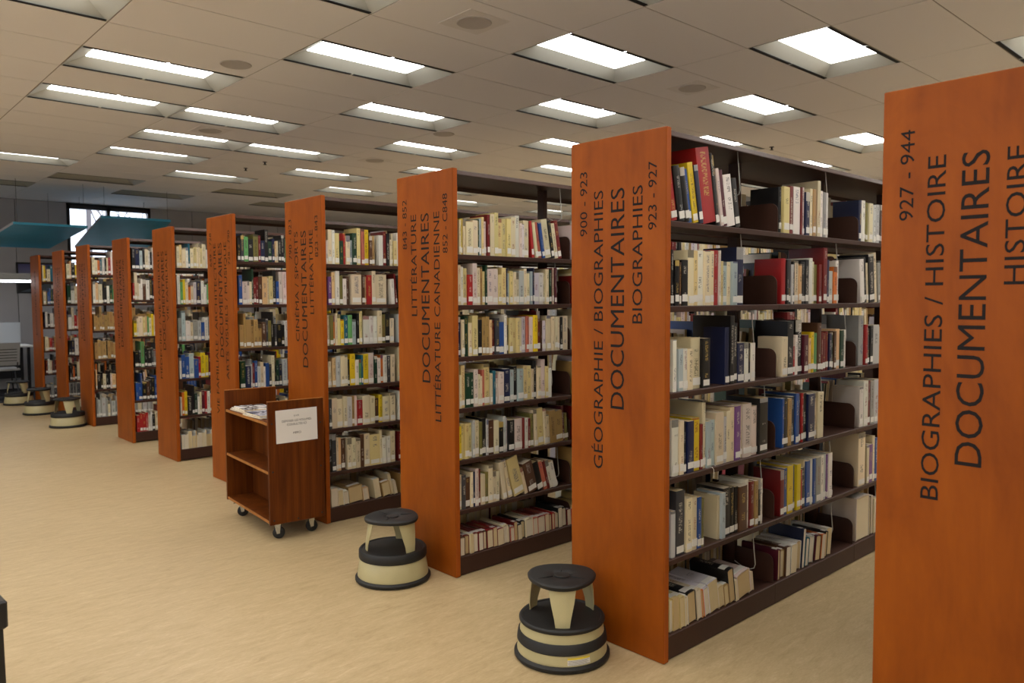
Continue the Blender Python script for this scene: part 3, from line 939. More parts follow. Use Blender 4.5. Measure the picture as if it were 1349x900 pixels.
specs = []
for row, li, bay, txt in BOOKS:
    k = 'ABC'.index(row) + 1
    n = 0
    run = 0
    rng = random.Random('%s%d%d' % (row, li, bay))
    prev = 0
    for e in txt.split(';'):
        q = e.split()
        n += 1
        lean = (float(q[4]) if len(q) > 4 else 0.0) * {'A': 1.9, 'B': 1.45, 'C': 1.35}[row]
        run = run + 1 if lean else 0
        if row == 'B' and li == 4:
            lean *= 0.6
        up = li == len(LEVELS[k]) - 1
        if up:
            lean = lean * min(1.0, n / 8.0)
        elif lean:
            lean = lean * min(1.0, 0.35 + run / 4.0) if row != 'A' else lean
        x, w, h = float(q[0]) / 1000, max(float(q[1]) / 1000, 0.007), float(q[2]) / 1000
        free = (LEVELS[k][li - 1] - LEVELS[k][li] - 0.03) if li else (ROW_H[k] - LEVELS[k][0] - 0.05)
        h = min(h, free)
        tn = math.tan(math.radians(lean))
        if n == 1:
            px, ph, pt = CX0 + bay * BAY, h, 0.0
        x = max(x, px + 0.0005 + max(0.0, min(h, ph) * (tn - pt)))       # clear of the book it leans on
        px, ph, pt = x + w / math.cos(math.radians(lean)) + (0.0 if lean >= 0 else h * -tn * 0.15), h, max(tn, 0.0)
        dep = rng.uniform(0.20, 0.215) if up else min(max(h * rng.uniform(0.62, 0.72), 0.115), 0.205)
        back = rng.choice([0, 0, 0.003, 0.006, 0.012])
        if row == 'A' and (li, bay) == (2, 0) and n == 8:
            dep = 0.12
        specs.append(dict(k=k, li=li, bay=bay, n=n, x=x, w=w, h=h, c=q[3], lean=lean, up=up, dep=dep, back=back, row=row))
cand = sorted((s for s in specs if s['row'] in 'AB'),
              key=lambda s: -s['w'] * s['h'] / ((Vector((s['x'], ROW_Y[s['k']], 1.2)) - EYE).length ** 2) * (ROW_Y[s['k']] / s['x']))
for q, s in enumerate(cand):
    s['single'] = q < 300
for s in specs:
    s.setdefault('single', False)

STUFF = []            # parts of the one object holding all books too many or too small to be singled out
CASE_SIGN = {1: '923-927', 2: '852-C848'}
n_label = [0]


def spine_label_geo(w, h, rng):
    lh = rng.uniform(0.026, 0.034)
    z0 = rng.uniform(0.008, 0.02)
    return MB().box(w * 0.08, w * 0.92, -0.0007, min(0.25 * w, 0.003), z0, z0 + lh)


def add_book(s, rng, detail=True):
    w, h, c, dep = s['w'], s['h'], s['c'], s['dep']
    if s['up']:
        bw, bh, bd = w, dep, h            # the book's own height runs into the shelf
    else:
        bw, bh, bd = w, h, dep
    tone = rng.uniform(0.92, 1.04)
    col8 = tuple(min(255, max(4, v * tone * rng.uniform(0.985, 1.015))) for v in PAL[c][1])
    col, ink = srgb(col8), ink_for(PAL[c][1], rng)
    page = srgb(rng.choice(PAGE_TONES))
    (cv, cf, sp), (pv, pf) = book_geo(bw, bh, bd, rng, detail, s['up'])
    loc = [(p[0] / bw, p[2] / bh) for p in cv]
    rnd = (rng.random(), rng.random())
    Mx = shelf_matrix(s['k'], s['li'], s.get('side', -1), s['x'], w, s['lean'], s['up'], h, s['back'], dep)
    lab = spine_label_geo(bw, bh, rng) if rng.random() < 0.86 else None
    if s['single']:
        me, mats = book_mesh('book', [(cv, cf, sp, col, ink, rnd, loc, 0)])
        me.materials.append(M['cover'])
        o = place('book', me)
        o.matrix_world = Mx
        size = 'spine-up' if s['up'] else ('tall' if h > 0.285 else 'thick' if w > 0.048 else 'thin' if w < 0.019 else '')
        lv = (LVNAME7 if len(LEVELS[s['k']]) == 7 else LVNAME6)[s['li']]
        text = '%s %s book, %s from left, %s shelf, %s bay, bookcase lettered %s' % (
            size, PAL[c][0], ORD[s['n']], lv, BAYNAME[s['bay']], CASE_SIGN[s['k']])
        tag(o, text.strip(), 'book', 'books on the %s shelf of bookcase %s' % (lv, CASE_SIGN[s['k']]))
        pm, _ = book_mesh('pages', [(pv, pf, None, page, ink, rnd, None, 0)])
        pm.materials.append(M['pages'])
        place('pages', pm, o)
        if lab:
            lab.build('spine_label', M['spine_label'], o)
        return o
    def tr(vs):
        return [tuple(Mx @ Vector(p)) for p in vs]
    STUFF.append((tr(cv), cf, sp, col, ink, rnd, loc, 0))
    STUFF.append((tr(pv), pf, None, page, ink, rnd, None, 1))
    if lab:
        if detail:
            STUFF.append((tr(lab.v), lab.f, None, srgb(226, 224, 218), ink, rnd, None, 2))
        else:
            z0 = rng.uniform(0.008, 0.02)
            q = [(bw * .08, -.0007, z0), (bw * .92, -.0007, z0), (bw * .92, -.0007, z0 + .03), (bw * .08, -.0007, z0 + .03)]
            STUFF.append((tr(q), [(0, 1, 2, 3)], None, srgb(226, 224, 218), ink, rnd, None, 2))
    return None


made = {}
for s in specs:
    made[(s['row'], s['li'], s['bay'], s['n'])] = add_book(s, random.Random('%(row)s-%(li)d-%(bay)d-%(n)d' % s))

# lettering that can be read on two books
o = made.get(('A', 2, 1, 5))
if o:
    s = [q for q in specs if (q['row'], q['li'], q['bay'], q['n']) == ('A', 2, 1, 5)][0]
    me, ln = text_mesh('spine_title', 'MANDELA', M['paper'], 0.17, 0.026)
    for v in me.vertices:
        v.co = (s['w'] / 2 - 0.013 + v.co.y, -0.0009, 0.26 - v.co.x)
    place('spine_title', me, o)
o = made.get(('A', 2, 0, 9))
if o:
    me, ln = text_mesh('cover_title', 'de Gaulle', M['grey_print'], 0.075, 0.013)
    for v in me.vertices:
        v.co = (-0.0006, 0.198 - v.co.x, 0.205 + v.co.y)
    place('cover_title', me, o)
# white ribbon markers hanging out of two pale blue books
for key, dx in ((('A', 3, 0, 8), 0.02), (('A', 3, 0, 9), 0.025)):
    o = made.get(key)
    if o:
        MB().tube([(dx, 0.03, 0.0022), (dx, -0.002, 0.0022), (dx + 0.004, -0.010, 0.0034), (dx + 0.010, -0.0165, -0.008), (dx + 0.011, -0.0168, -0.045 if dx < .022 else -0.014)],
                  0.0012, 5).build('ribbon_marker', M['paper'], o)

# ---- all other books: bays farther along, other aisles, far rows
MIX = 'cr wh cr py bk nv dr lg br bl gy pk cr wh ch rd dg tn li ol'.split()
PALE = 'cr cr py wh cr py pk lg cr tn li wh dr bk'.split()
STYLE = {
    4: ['bk ch gr bk ol dr nv bk dg nv pe cr bk'.split(), 'bl pk pk cr dg dr dr br pe cr py bk'.split(), 'tn tn tn tn tn tn br ch ol bk bk ch bk bk wh'.split(),
        'dg nv lg dr bl lg cr wh bl ch cr bk'.split(), 'bk nv dr cr wh ch'.split(), MIX],
    5: ['cr py cr wh te cr py cr'.split(), 'wh gr ye cr or cr li nv wh wh'.split(), 'gy lb wh cr gy lg bl wh'.split(), 'wh bl bl lb bl rd ye ye mr'.split(),
        'wh or ye bk bk dg wh cr mr rd'.split(), 'wh lg cr wh li wh'.split()],
    6: ['bk nv lb bk cr wh bk wh bk'.split(), 'rd cr cr wh wh br wh bk bk'.split(), 'ye cr cr py pe gr cr'.split(), 'bk bk gr bk bk ch gy'.split(),
        'bl bl bl bk br bk bk'.split(), 'rd rd rd rd wh wh bk cr'.split()],
    7: ['cr cr or te wh bk cr rd wh cr'.split(), 'wh pe cr bk bk wh dg gr cr'.split(), 'tn tn tn tn tn tn tn tn'.split(), 'tn tn tn tn bk tn tn'.split(),
        'pe bk bk cr bk bk pk'.split(), 'gy lg gy lg gy cr'.split()],
    8: ['cr pe bk ye bk cr li wh'.split(), 'dg wh cr dr dg cr nv pu wh'.split(), 'wh cr rd cr wh li'.split(), 'bk nv wh ch bk wh'.split(), 'bk br or bk cr'.split(), 'gy wh rd ch'.split()],
    9: ['cr ye br cr te dg'.split(), 'cr ol bl bl dg ch'.split(), 'nv wh bk wh gy'.split(), 'cr tn rd dr tn'.split(), 'dr wh cr dr ch'.split(), 'gy ch'.split()],
}


def fill(k, li, side, x0, x1, pal, rng, full=0.85, ordered=False):
    """a run of random books; x0..x1 in world x"""
    lv = LEVELS[k]
    up = li == len(lv) - 1 and rng.random() < 0.7
    free = (lv[li - 1] - lv[li] - 0.035) if li else (ROW_H[k] - lv[0] - 0.055)
    end = x0 + (x1 - x0) * full
    x = x0 + 0.012
    i = -1 if ordered else rng.randrange(len(pal))
    lean_from = end - rng.choice([0, 0.12, 0.25])
    run = 0
    ptn = 0.0
    while x < end:
        i += 1 if ordered or rng.random() < 0.75 else rng.randrange(1, 5)
        rep = 1 if ordered or rng.random() < 0.85 else rng.randrange(2, 4)
        c = pal[i % len(pal)]
        w = rng.choice([0.014, 0.018, 0.022, 0.026, 0.03, 0.035, 0.044])
        h = min(rng.uniform(0.175, 0.245) if rng.random() < 0.9 else rng.uniform(0.25, 0.3), free)
        if up:
            h = min(rng.uniform(0.12, 0.17), free)
        for r in range(rep):
            lean = 0.0
            if x > lean_from and not up:
                run += 1
                lean = min(2.5 * run, 9.0)
            tn = math.tan(math.radians(lean))
            x += max(0.0, h * (tn - ptn))
            ptn = tn
            if x + w / math.cos(math.radians(lean)) > x1 - 0.002:
                return x
            sx = x if side < 0 else (x0 + x1 - x)
            add_book(dict(k=k, li=li, x=sx, w=w, h=h, c=c, lean=lean, up=up, dep=rng.uniform(0.19, 0.21) if up else min(h * 0.68, 0.19),
                          back=rng.choice([0, 0, 0.003, 0.006, 0.009]), single=False, side=side), rng, detail=False)
            x += w + 0.0008 + (0.001 if lean else 0)
            if x > end:
                break
    return x


RUN_END = {}
for s in specs:
    key = (s['k'], s['li'], s['bay'])
    RUN_END[key] = max(RUN_END.get(key, 0), s['x'] + s['w'])
for k in range(10):
    for li in range(len(LEVELS[k])):
        for b in range(NB[k]):
            bx0, bx1 = CX0 + b * BAY + 0.008, CX0 + (b + 1) * BAY - 0.008
            rng = random.Random(1000 * k + 10 * li + b)
            # near side, facing the camera
            if k >= 1:
                if (k, li, b) in RUN_END:
                    if k == 3:
                        RUN_END[(k, li, b)] = fill(k, li, -1, RUN_END[(k, li, b)] + 0.02, bx1, PALE, rng, 0.55)
                else:
                    pal = STYLE[k][li] if k in STYLE else (PALE if k in (2, 3) else MIX)
                    RUN_END[(k, li, b)] = fill(k, li, -1, bx0, bx1, pal, rng, rng.uniform(0.72, 0.9), k in STYLE and b == 0)
            # far side, facing the next aisle
            if k <= 8 and not (k == 0 and b > 1):
                pal = MIX if k < 2 or k > 3 else PALE
                fill(k, li, 1, bx0, bx1, pal, random.Random(9000 + 1000 * k + 10 * li + b), rng.uniform(0.55, 0.85))
            # hanging wire that holds up the end of the run, hooked to the shelf above
            if k >= 1 and b <= 2 and li < len(LEVELS[k]) and (k, li, b) in RUN_END:
                above = SHELVES[(k, li - 1, -1, b)] if li else None
                xe = RUN_END[(k, li, b)] + (0.035 if (k, li, b) == (1, 5, 1) else 0.014)
                if xe > bx1 - 0.012:
                    continue
                if above:
                    place('wire_book_support', wire_me, above, (xe - (CX0 + b * BAY), 0, -0.016))
                else:
                    place('wire_book_support', wire_me, CASES[k], (xe - CX0, 0, ROW_H[k] - 0.013))

sm, smats = book_mesh('shelved_books', STUFF)
for m in ('cover', 'pages', 'spine_label'):
    sm.materials.append(M[m])
sm.polygons.foreach_set('material_index', smats)
sm.update()
tag(place('shelved_books', sm), 'countless library books standing on the shelves of the farther bookcases', 'books', None, 'stuff')

# ================================================================== STEP STOOLS
def stool(x, y, rz, band, label):
    root = empty('step_stool', (x, y, 0), rz)
    tag(root, label, 'step stool', 'round step stools at the ends of the bookcases')
    MB().lathe([(0.19, 0.004), (0.204, 0.003), (0.209, 0.010), (0.209, 0.020), (0.203, 0.027), (0.194, 0.030), (0.19, 0.027)], 44).build('floor_bumper', M['black_rubber'], root, smooth=True)
    MB().lathe([(0.195, 0.028), (0.196, 0.034), (0.1960, 0.038), (0.1775, 0.160 if band else 0.150), (0.172, 0.163 if band else 0.156)], 44).build('base_shell', M['stool_cream'], root, smooth=True)
    if band:
        MB().lathe([(0.188, 0.072), (0.1925, 0.073), (0.1965, 0.078), (0.1915, 0.114), (0.188, 0.118), (0.184, 0.118)], 44).build('rubber_band', M['black_rubber'], root, smooth=True)
        MB().lathe([(0.176, 0.158), (0.1845, 0.158), (0.187, 0.162), (0.187, 0.171), (0.181, 0.178), (0.172, 0.178), (0.168, 0.174), (0.02, 0.174)], 44).build('step_tread', M['black_rubber'], root, smooth=True)
    else:
        MB().lathe([(0.178, 0.128), (0.1855, 0.128), (0.188, 0.134), (0.187, 0.170), (0.181, 0.178), (0.172, 0.178), (0.168, 0.174), (0.02, 0.174)], 44).build('step_tread', M['black_rubber'], root, smooth=True)
    # three tapered, slightly curved legs
    for q in range(3):
        a = q * 2 * math.pi / 3
        m = MB()
        n = 6
        for lay, (r, hw, z) in enumerate(((0.150, 0.030, 0.172), (0.1495, 0.036, 0.21), (0.141, 0.050, 0.27), (0.132, 0.060, 0.328))):
            for off in (0.0, -0.004):
                for i in range(n):
                    an = (i / (n - 1) * 2 - 1) * hw / r
                    m.v.append(((r + off) * math.cos(an + a), (r + off) * math.sin(an + a), z))
        for lay in range(3):
            for s in (0, 1):
                for i in range(n - 1):
                    p = lay * 2 * n + s * n + i
                    quad = (p, p + 1, p + 2 * n + 1, p + 2 * n)
                    m.f.append(quad if s == 0 else quad[::-1])
            for i in (0, n - 1):
                p = lay * 2 * n + i
                m.f.append((p, p + n, p + 3 * n, p + 2 * n))
        for lay in (0, 3):
            for i in range(n - 1):
                p = lay * 2 * n + i
                m.f.append((p, p + 1, p + n + 1, p + n))
        m.build('leg', M['stool_cream'], root, smooth=True)
    MB().lathe([(0.05, 0.326), (0.136, 0.328), (0.144, 0.331), (0.147, 0.337), (0.148, 0.346), (0.143, 0.352), (0.132, 0.354), (0.09, 0.351), (0.05, 0.350), (0.044, 0.345), (0.02, 0.345)],
               60, 0.05, 3, 0.0).build('top_tread', M['black_rubber'], root, smooth=True)
    c = MB().lathe([(0.034, 0.344), (0.034, 0.350), (0.026, 0.352), (0.012, 0.349), (0.004, 0.349)], 24)
    for q in range(3):
        a = q * 2 * math.pi / 3 + math.pi / 3
        c.prism([(0.046 * math.cos(a) - 0.002 * math.sin(a), 0.046 * math.sin(a) + 0.002 * math.cos(a)),
                 (0.046 * math.cos(a) + 0.002 * math.sin(a), 0.046 * math.sin(a) - 0.002 * math.cos(a)),
                 (0.118 * math.cos(a) + 0.002 * math.sin(a), 0.118 * math.sin(a) - 0.002 * math.cos(a)),
                 (0.118 * math.cos(a) - 0.002 * math.sin(a), 0.118 * math.sin(a) + 0.002 * math.cos(a))], 'z', 0.348, 0.3545)
    c.build('tread_hub', M['black_rubber'], root, smooth=True)
    if band:   # caution sticker: yellow strip over a white block of small print
        def patch(a0, a1, z0, z1, off):
            m = MB()
            n = 6
            for z in (z0, z1):
                r = 0.1965 - (z - 0.034) * 0.13 + off
                for i in range(n):
                    an = a0 + (a1 - a0) * i / (n - 1)
                    m.v.append((r * math.cos(an), r * math.sin(an), z))
            for i in range(n - 1):
                m.f.append((i, i + 1, n + i + 1, n + i))
            return m
        s = patch(0.10, 0.62, 0.036, 0.058, 0.0008).build('caution_sticker', M['paper'], root)
        patch(0.10, 0.62, 0.058, 0.0665, 0.001).build('yellow_heading', M['yellow_print'], s)
        for q in range(5):
            patch(0.11, 0.60 - 0.05 * (q % 2), 0.038 + 0.004 * q, 0.0395 + 0.004 * q, 0.0014).build('print_line', M['grey_print'], s)
    return root


to_cam = math.atan2(-2.32, -2.42)
stool(2.405, 2.302, to_cam + 0.02, True, 'nearest step stool, black band round its cream base, by bookcase 900 - 923')
stool(2.392, 3.592, math.atan2(-3.72, -2.42) + 0.70, False, 'cream step stool with thick black step, second nearest, by bookcase 843 - 852')
stool(2.425, 10.81, math.atan2(-11, -2.4) + 0.1, False, 'third step stool from the camera, largest of the three far left')
stool(2.420, 12.30, math.atan2(-12.4, -2.4) + 0.7, False, 'fourth step stool from the camera, middle of the three far left')
stool(2.420, 13.68, math.atan2(-14, -2.4) + 0.6, False, 'farthest step stool, just before the grey carpet at far left')

# ================================================================== BOOK CART
cart = empty('book_cart', (2.388, 5.055, 0), math.radians(-4.8))
tag(cart, 'walnut wood book cart on casters with a paper notice on its end', 'cart')
CW, CL = 0.375, 0.86
for s in (-1, 1):
    y0, y1 = (-CL / 2, -CL / 2 + 0.020) if s < 0 else (CL / 2 - 0.020, CL / 2)
    p = MB().bbox(-CW / 2, CW / 2, y0, y1, 0.112, 0.906, 0.002).build('end_panel', M['walnut'], cart)
    MB().box(-CW / 2, CW / 2, y0 - 0.0006, y1 + 0.0006, 0.9055, 0.9085).build('edge_band', M['walnut_edge'], p)
    if s < 0:
        scr = MB()
        for (sx, sz) in ((-0.16, 0.14), (0.0, 0.13), (0.165, 0.14), (-0.163, 0.765), (0.163, 0.745), (-0.163, 0.455), (0.163, 0.455)):
            m = MB().lathe([(0.006, 0), (0.006, 0.0012), (0.001, 0.0012)], 10)
            o = m.build('screw_plug', M['black_plastic'], p, (sx, y0 - 0.0002, sz))
            o.rotation_euler = (math.pi / 2, 0, 0)
for z in (0.118, 0.437, 0.752):
    p = MB().bbox(-CW / 2 + 0.004, CW / 2 - 0.004, -CL / 2 + 0.021, CL / 2 - 0.021, z, z + 0.02, 0.002).build('shelf', M['walnut'], cart)
    MB().box(-CW / 2 + 0.003, -CW / 2 + 0.0045, -CL / 2 + 0.021, CL / 2 - 0.021, z + 0.001, z + 0.019).build('edge_band', M['walnut_edge'], p)
MB().box(0.0, 0.012, -CL / 2 + 0.021, CL / 2 - 0.021, 0.139, 0.7515).build('centre_panel', M['walnut'], cart)
for (sx, sy, yaw) in ((-0.125, -0.345, -0.55), (0.105, -0.335, -0.15), (-0.13, 0.33, -0.4), (0.12, 0.33, 0.5)):
    c = empty('caster', (sx, sy, 0), yaw)
    c.parent = cart
    MB().bbox(-0.032, 0.032, -0.025, 0.025, 0.106, 0.1115, 0.001).build('caster_plate', M['chrome'], c)
    f = MB()
    for s in (-1, 1):
        f.prism([(-0.004, 0.1055), (0.040, 0.1055), (0.034, 0.036), (0.014, 0.032)], 'y', s * 0.017 - 0.0012, s * 0.017 + 0.0012)
    f.box(-0.004, 0.040, -0.018, 0.018, 0.1, 0.1055)
    f.prism([(-0.040, 0.092), (-0.004, 0.1), (-0.004, 0.1055), (-0.038, 0.1)], 'y', -0.012, 0.012)
    f.build('caster_fork', M['chrome'], c)
    wm = MB().lathe([(0.012, -0.013), (0.034, -0.013), (0.038, -0.010), (0.0385, 0.0), (0.038, 0.010), (0.034, 0.013), (0.012, 0.013)], 26)
    wh = wm.build('wheel', M['black_rubber'], c, (0.024, 0, 0.0385), True)
    wh.rotation_euler = (math.pi / 2, 0, 0)
# notice
notice = MB().bbox(-0.1395, 0.1395, -0.0005, 0.0005, -0.107, 0.107, 0.0002).build('paper_notice', M['paper'], cart, (0.002, -CL / 2 - 0.0008, 0.742))
notice.rotation_euler = (0, math.radians(-0.8), 0)
for body, z, ln, hh in (('S.V.P.', 0.064, 0.036, 0.012), ('DÉPOSER LES VOLUMES', 0.034, 0.198, 0.015), ('CONSULTÉS ICI', 0.010, 0.132, 0.015), ('MERCI', -0.046, 0.052, 0.014)):
    words, ln2 = text_words('lettering', body, M['ink'], ln, hh)
    for me in words:
        for v in me.vertices:
            v.co = (v.co.x - ln2 / 2, -0.0008, v.co.y + z - hh / 2)
        place('lettering', me, notice)

# magazines on the cart's top shelf
def magazine(x, y, z, rz, w, l, t, rgb, rgb2, label):
    root = empty('magazine', (x, y, z), rz)
    tag(root, label, 'magazine', 'magazines on the top shelf of the cart')
    k = NT('magazine_cover')
    v = k.coords((9, 6, 1))
    n = k.noise(v, 1.0, 3, 0.5, 0.6)
    k.base(k.ramp(n, (0.40, srgb(rgb)), (0.48, srgb(rgb2)), (0.60, srgb(rgb)))).rough(0.25)
    MB().bbox(-w / 2, w / 2, -l / 2, l / 2, t - 0.0008, t, 0.0002).build('front_cover', k.m, root)
    MB().box(-w / 2 + 0.001, w / 2 - 0.001, -l / 2 + 0.001, l / 2 - 0.001, 0.0008, t - 0.0008).build('pages', M['page'], root)
    MB().box(-w / 2, w / 2, -l / 2, l / 2, 0, 0.0008).build('back_cover', M['paper'], root)


Rc = cart.matrix_world if False else Matrix.Translation(cart.location) @ Matrix.Rotation(cart.rotation_euler[2], 4, 'Z')
TOPZ = 0.773
for (lx, ly, z, rz, w, l, t, a, b, lab) in (
        (-0.06, 0.22, 0, 0.05, 0.21, 0.28, 0.008, (222, 220, 216), (176, 174, 170), 'white magazine at the bottom of the rear pile on the cart'),
        (-0.055, 0.225, 0.0085, 0.0, 0.21, 0.275, 0.007, (228, 226, 222), (150, 150, 152), 'white magazine in the middle of the rear pile on the cart'),
        (-0.05, 0.215, 0.016, -0.06, 0.205, 0.27, 0.007, (232, 230, 226), (60, 62, 68), 'white and black magazine on top of the rear pile on the cart'),
        (-0.075, -0.09, 0, 0.1, 0.205, 0.275, 0.009, (206, 204, 200), (120, 130, 150), 'pale magazine under the blue one on the cart'),
        (-0.065, -0.075, 0.0095, 0.02, 0.205, 0.27, 0.009, (60, 84, 120), (214, 212, 216), 'blue and white magazine, front of the cart top shelf'),
        (0.112, -0.20, 0.0, 0.0, 0.14, 0.24, 0.006, (225, 223, 219), (180, 182, 170), 'white magazine nearest the cart notice, mostly hidden')):
    p = Rc @ Vector((lx, ly, TOPZ + z))
    magazine(p.x, p.y, p.z, rz + cart.rotation_euler[2], w, l, t, a, b, lab)

# ================================================================== LEFT EDGE: black bin
bn = empty('waste_bin', (0.262, 3.00, 0), math.radians(3))
tag(bn, 'black plastic bin at the lower left corner of the picture', 'bin')
MB().prism([(-0.16, 0.0), (0.178, 0.0), (0.172, 0.55), (-0.165, 0.55)], 'y', -0.13, 0.13).build('body', M['black_plastic'], bn)
MB().bbox(-0.175, 0.184, -0.145, 0.145, 0.512, 0.603, 0.006).build('rim', M['black_plastic'], bn)
MB().bbox(-0.155, 0.155, -0.125, 0.125, 0.6032, 0.612, 0.003).build('lid', M['black_plastic'], bn)

# ================================================================== FAR LEFT: canopies, picture, lamp, desk, chair
def canopy(near, far, label):
    """near: (x0, x1, y, z), far the same; a thin felt board hung on wires"""
    root = empty('hanging_canopy', ((near[0] + near[1]) / 2, near[2], near[3]))
    tag(root, label, 'canopy panel', 'teal ceiling canopies')
    o = Vector(root.location)
    P = [Vector((near[0], near[2], near[3])), Vector((near[1], near[2], near[3])), Vector((far[1], far[2], far[3])), Vector((far[0], far[2], far[3]))]
    P = [p - o for p in P]
    m = MB()
    m.v = [tuple(p) for p in P] + [tuple(p + Vector((0, 0, 0.035))) for p in P]
    m.f = [(0, 3, 2, 1), (4, 5, 6, 7), (0, 1, 5, 4), (1, 2, 6, 5), (2, 3, 7, 6), (3, 0, 4, 7)]
    b = m.build('board', M['teal'], root)
    e = MB()  # pale strip painting the light that catches the left edge
    d = Vector((-0.004, 0, 0))
    e.v = [tuple(P[0] + d), tuple(P[3] + d), tuple(P[3] + d + Vector((0, 0, 0.035))), tuple(P[0] + d + Vector((0, 0, 0.035))),
           tuple(P[0]), tuple(P[3]), tuple(P[3] + Vector((0, 0, 0.035))), tuple(P[0] + Vector((0, 0, 0.035)))]
    e.f = [(0, 1, 2, 3), (4, 7, 6, 5), (0, 4, 5, 1), (3, 2, 6, 7), (0, 3, 7, 4), (1, 5, 6, 2)]
    e.build('lit_edge_strip', M['teal_lit_edge'], b)
    for p in P:
        q = p * 0.9
        q.z = p.z + 0.03
        MB().tube([tuple(q), (q.x, q.y, CEIL - o.z)], 0.0025, 5).build('hanger_wire', M['dark_steel'], root)


canopy((2.40, 3.40, 13.5, 2.70), (2.20, 3.22, 15.2, 2.46), 'teal hanging canopy board at the far left, left of the window')
canopy((3.62, 4.70, 13.6, 2.885), (3.66, 4.85, 15.4, 2.50), 'teal hanging canopy board in front of the far window')

pic = empty('framed_picture', (3.17, Y_MAX - 0.02, 1.70))
tag(pic, 'black framed twilight landscape picture on the far grey wall', 'picture')
f = MB()
PW, PH = 0.80, 0.555
f.box(-0.28, -0.28 + PW, -0.03, 0, 0, 0.03).box(-0.28, -0.28 + PW, -0.03, 0, PH - 0.03, PH).box(-0.28, -0.25, -0.03, 0, 0.03, PH - 0.03).box(-0.28 + PW - 0.03, -0.28 + PW, -0.03, 0, 0.03, PH - 0.03)
f.build('frame', M['frame_dark'], pic)
k = NT('twilight_print')
tc = k.n('ShaderNodeTexCoord')
sp = k.n('ShaderNodeSeparateXYZ')
k.l(tc.outputs['Generated'], sp.inputs[0])
nz = k.noise(k.coords((14, 1, 2)), 1.0, 3)
hor = k.math('ADD', sp.outputs[2], k.math('MULTIPLY', k.math('SUBTRACT', nz, 0.5), 0.22))
sky = k.ramp(sp.outputs[2], (0.55, srgb(120, 122, 132)), (0.8, srgb(90, 92, 140)), (1.0, srgb(70, 72, 128)))
dia = k.math('GREATER_THAN', k.math('SUBTRACT', k.math('MULTIPLY', sp.outputs[0], 0.55), sp.outputs[2]), 0.02)
land = k.mix(dia, srgb(14, 14, 18), srgb(70, 80, 92))
k.base(k.mix(k.math('GREATER_THAN', hor, 0.56), land, sky)).rough(0.3)
MB().box(-0.25, -0.31 + PW, -0.012, -0.002, 0.03, PH - 0.03).build('print', k.m, pic)

lamp = empty('linear_pendant_lamp', (2.0, 14.75, 1.87))
tag(lamp, 'long bar lamp with bright white underside at the far left', 'lamp')
MB().bbox(-1.2, 0.87, -0.14, 0.14, 0.03, 0.14, 0.006).build('housing', M['grey_plastic'], lamp)
MB().box(-1.19, 0.86, -0.135, 0.135, 0.0, 0.0295).build('diffuser', M['pendant'], lamp)
for s in (-1.0, 0.05):
    MB().tube([(s, 0, 0.14), (s, 0, CEIL - 1.87)], 0.004, 6).build('hanger_wire', M['dark_steel'], lamp)

desk = empty('study_desk', (2.2, 15.2, 0))
tag(desk, 'white study desk with a frosted screen at the far left', 'desk')
MB().bbox(-1.0, 0.66, -0.32, 0.32, 0.80, 0.83, 0.004).build('desk_top', M['desk_white'], desk)
MB().bbox(-1.0, 0.60, 0.285, 0.305, 0.83, 1.20, 0.003).build('screen', M['frosted'], desk)
for sx in (-0.95, 0.60):
    for sy in (-0.28, 0.28):
        MB().box(sx - 0.02, sx + 0.02, sy - 0.02, sy + 0.02, 0.005, 0.7995).build('leg', M['dark_steel'], desk)
MB().box(-0.93, 0.58, 0.25, 0.265, 0.25, 0.799).build('modesty_panel', M['dark_steel'], desk)

ch = empty('study_chair', (2.33, 14.55, 0), 0)
tag(ch, 'grey plastic study chair with a slatted back at the far left edge', 'chair')
bk = MB()
NBK = 9
for lay, off in enumerate((0.0, 0.012)):
    pass
pts = []
for q in range(NBK):
    z = 0.55 + 0.36 * q / (NBK - 1)
    y = -0.235 - 0.09 * q / (NBK - 1)
    pts.append((y, z))
bk.prism([(p[0], p[1]) for p in pts] + [(p[0] + 0.014, p[1] + 0.003) for p in reversed(pts)], 'x', -0.23, 0.23)
bko = bk.build('backrest', M['grey_plastic'], ch)
for q in range(5):
    z = 0.62 + 0.045 * q
    y = -0.235 - 0.09 * (z - 0.55) / 0.36
    MB().box(-0.19, 0.19, y - 0.0025, y + 0.001, z, z + 0.012).build('slat_groove', M['slot'], bko)
MB().bbox(-0.235, 0.235, -0.25, 0.22, 0.465, 0.50, 0.008).build('seat', M['grey_plastic'], ch)
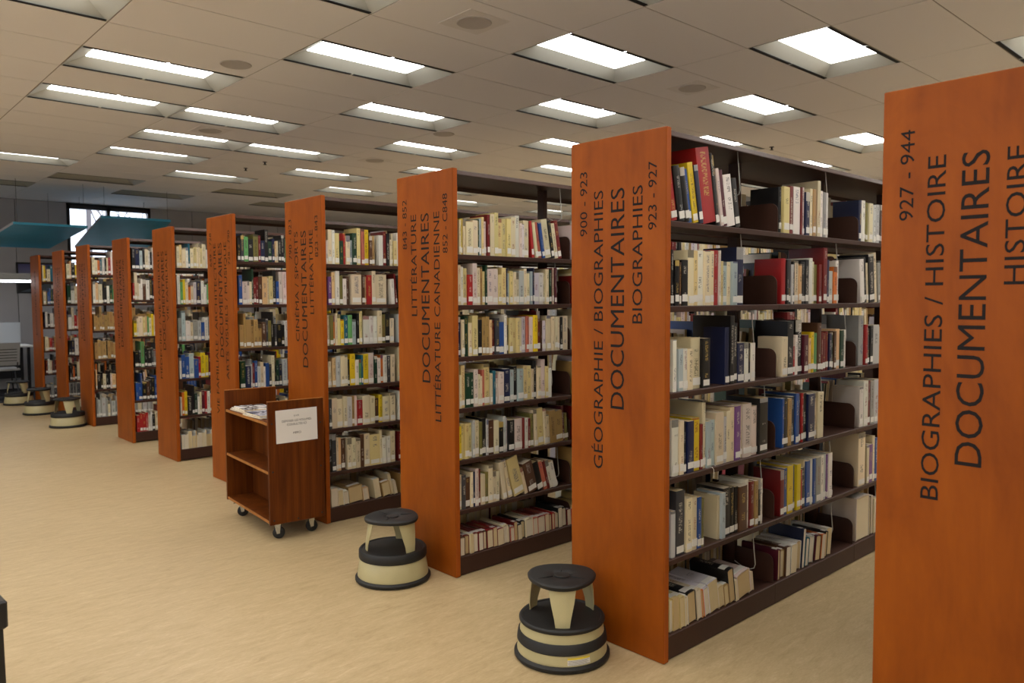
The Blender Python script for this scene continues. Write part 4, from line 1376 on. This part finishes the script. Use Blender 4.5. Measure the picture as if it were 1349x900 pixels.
for sx in (-1, 1):
    MB().tube([(sx * 0.17, -0.15, 0.465), (sx * 0.215, -0.24, 0.012)], 0.011, 8).build('leg', M['dark_steel'], ch)
    MB().tube([(sx * 0.17, 0.14, 0.465), (sx * 0.215, 0.22, 0.012)], 0.011, 8).build('leg', M['dark_steel'], ch)
    MB().tube([(sx * 0.2, -0.22, 0.49), (sx * 0.2, -0.245, 0.60)], 0.010, 8).build('back_post', M['dark_steel'], ch)

# ================================================================== OUTSIDE: street pole and bare trees seen through the window
def bare_tree(x, y, h, seed, label):
    rng = random.Random(seed)
    m = MB()
    def grow(p, d, ln, r, lev):
        q = p + d * ln
        m.tube([tuple(p), tuple((p + q) / 2 + Vector((rng.uniform(-1, 1), rng.uniform(-1, 1), 0)) * ln * 0.05), tuple(q)], [r, r * 0.85, r * 0.7], 5)
        if lev == 0:
            return
        for _ in range(3):
            nd = (d + Vector((rng.uniform(-0.7, 0.7), rng.uniform(-0.7, 0.7), rng.uniform(0.0, 0.5)))).normalized()
            grow(q if rng.random() < 0.6 else p + d * ln * rng.uniform(0.6, 1), nd, ln * rng.uniform(0.55, 0.8), r * 0.6, lev - 1)
    grow(Vector((x, y, -1.5)), Vector((0, 0, 1)), h * 0.38, 0.11, 3)
    tag(m.build('bare_tree', M['bark']), label, 'tree', 'bare trees outside the window')


bare_tree(9.0, 34.0, 6.6, 3, 'bare winter tree seen through the left pane of the far window')
bare_tree(11.2, 36.0, 8.6, 8, 'bare winter tree seen through the right pane of the far window')
pole = empty('street_pole', (8.1, 32.0, -1.5))
tag(pole, 'grey utility pole with a long crossbar seen through the far window', 'pole')
MB().tube([(0, 0, 0), (0, 0, 7.0)], [0.12, 0.08], 8).build('mast', M['bark'], pole)
MB().tube([(-0.4, 0, 6.75), (2.4, 0, 6.65)], 0.045, 6).build('crossbar', M['bark'], pole)
for s in (0.9, 2.2):
    MB().lathe([(0.04, 0), (0.07, 0.06), (0.05, 0.16), (0.02, 0.2)], 10).build('insulator', M['bark'], pole, (s, 0, 6.72))
tag(MB().box(-40, 60, Y_MAX + 0.6, 90, -1.7, -1.5).build('ground_outside', plain('wet_ground', (150, 150, 148), 0.9), None), 'pale ground outside the window', 'ground', None, 'structure')
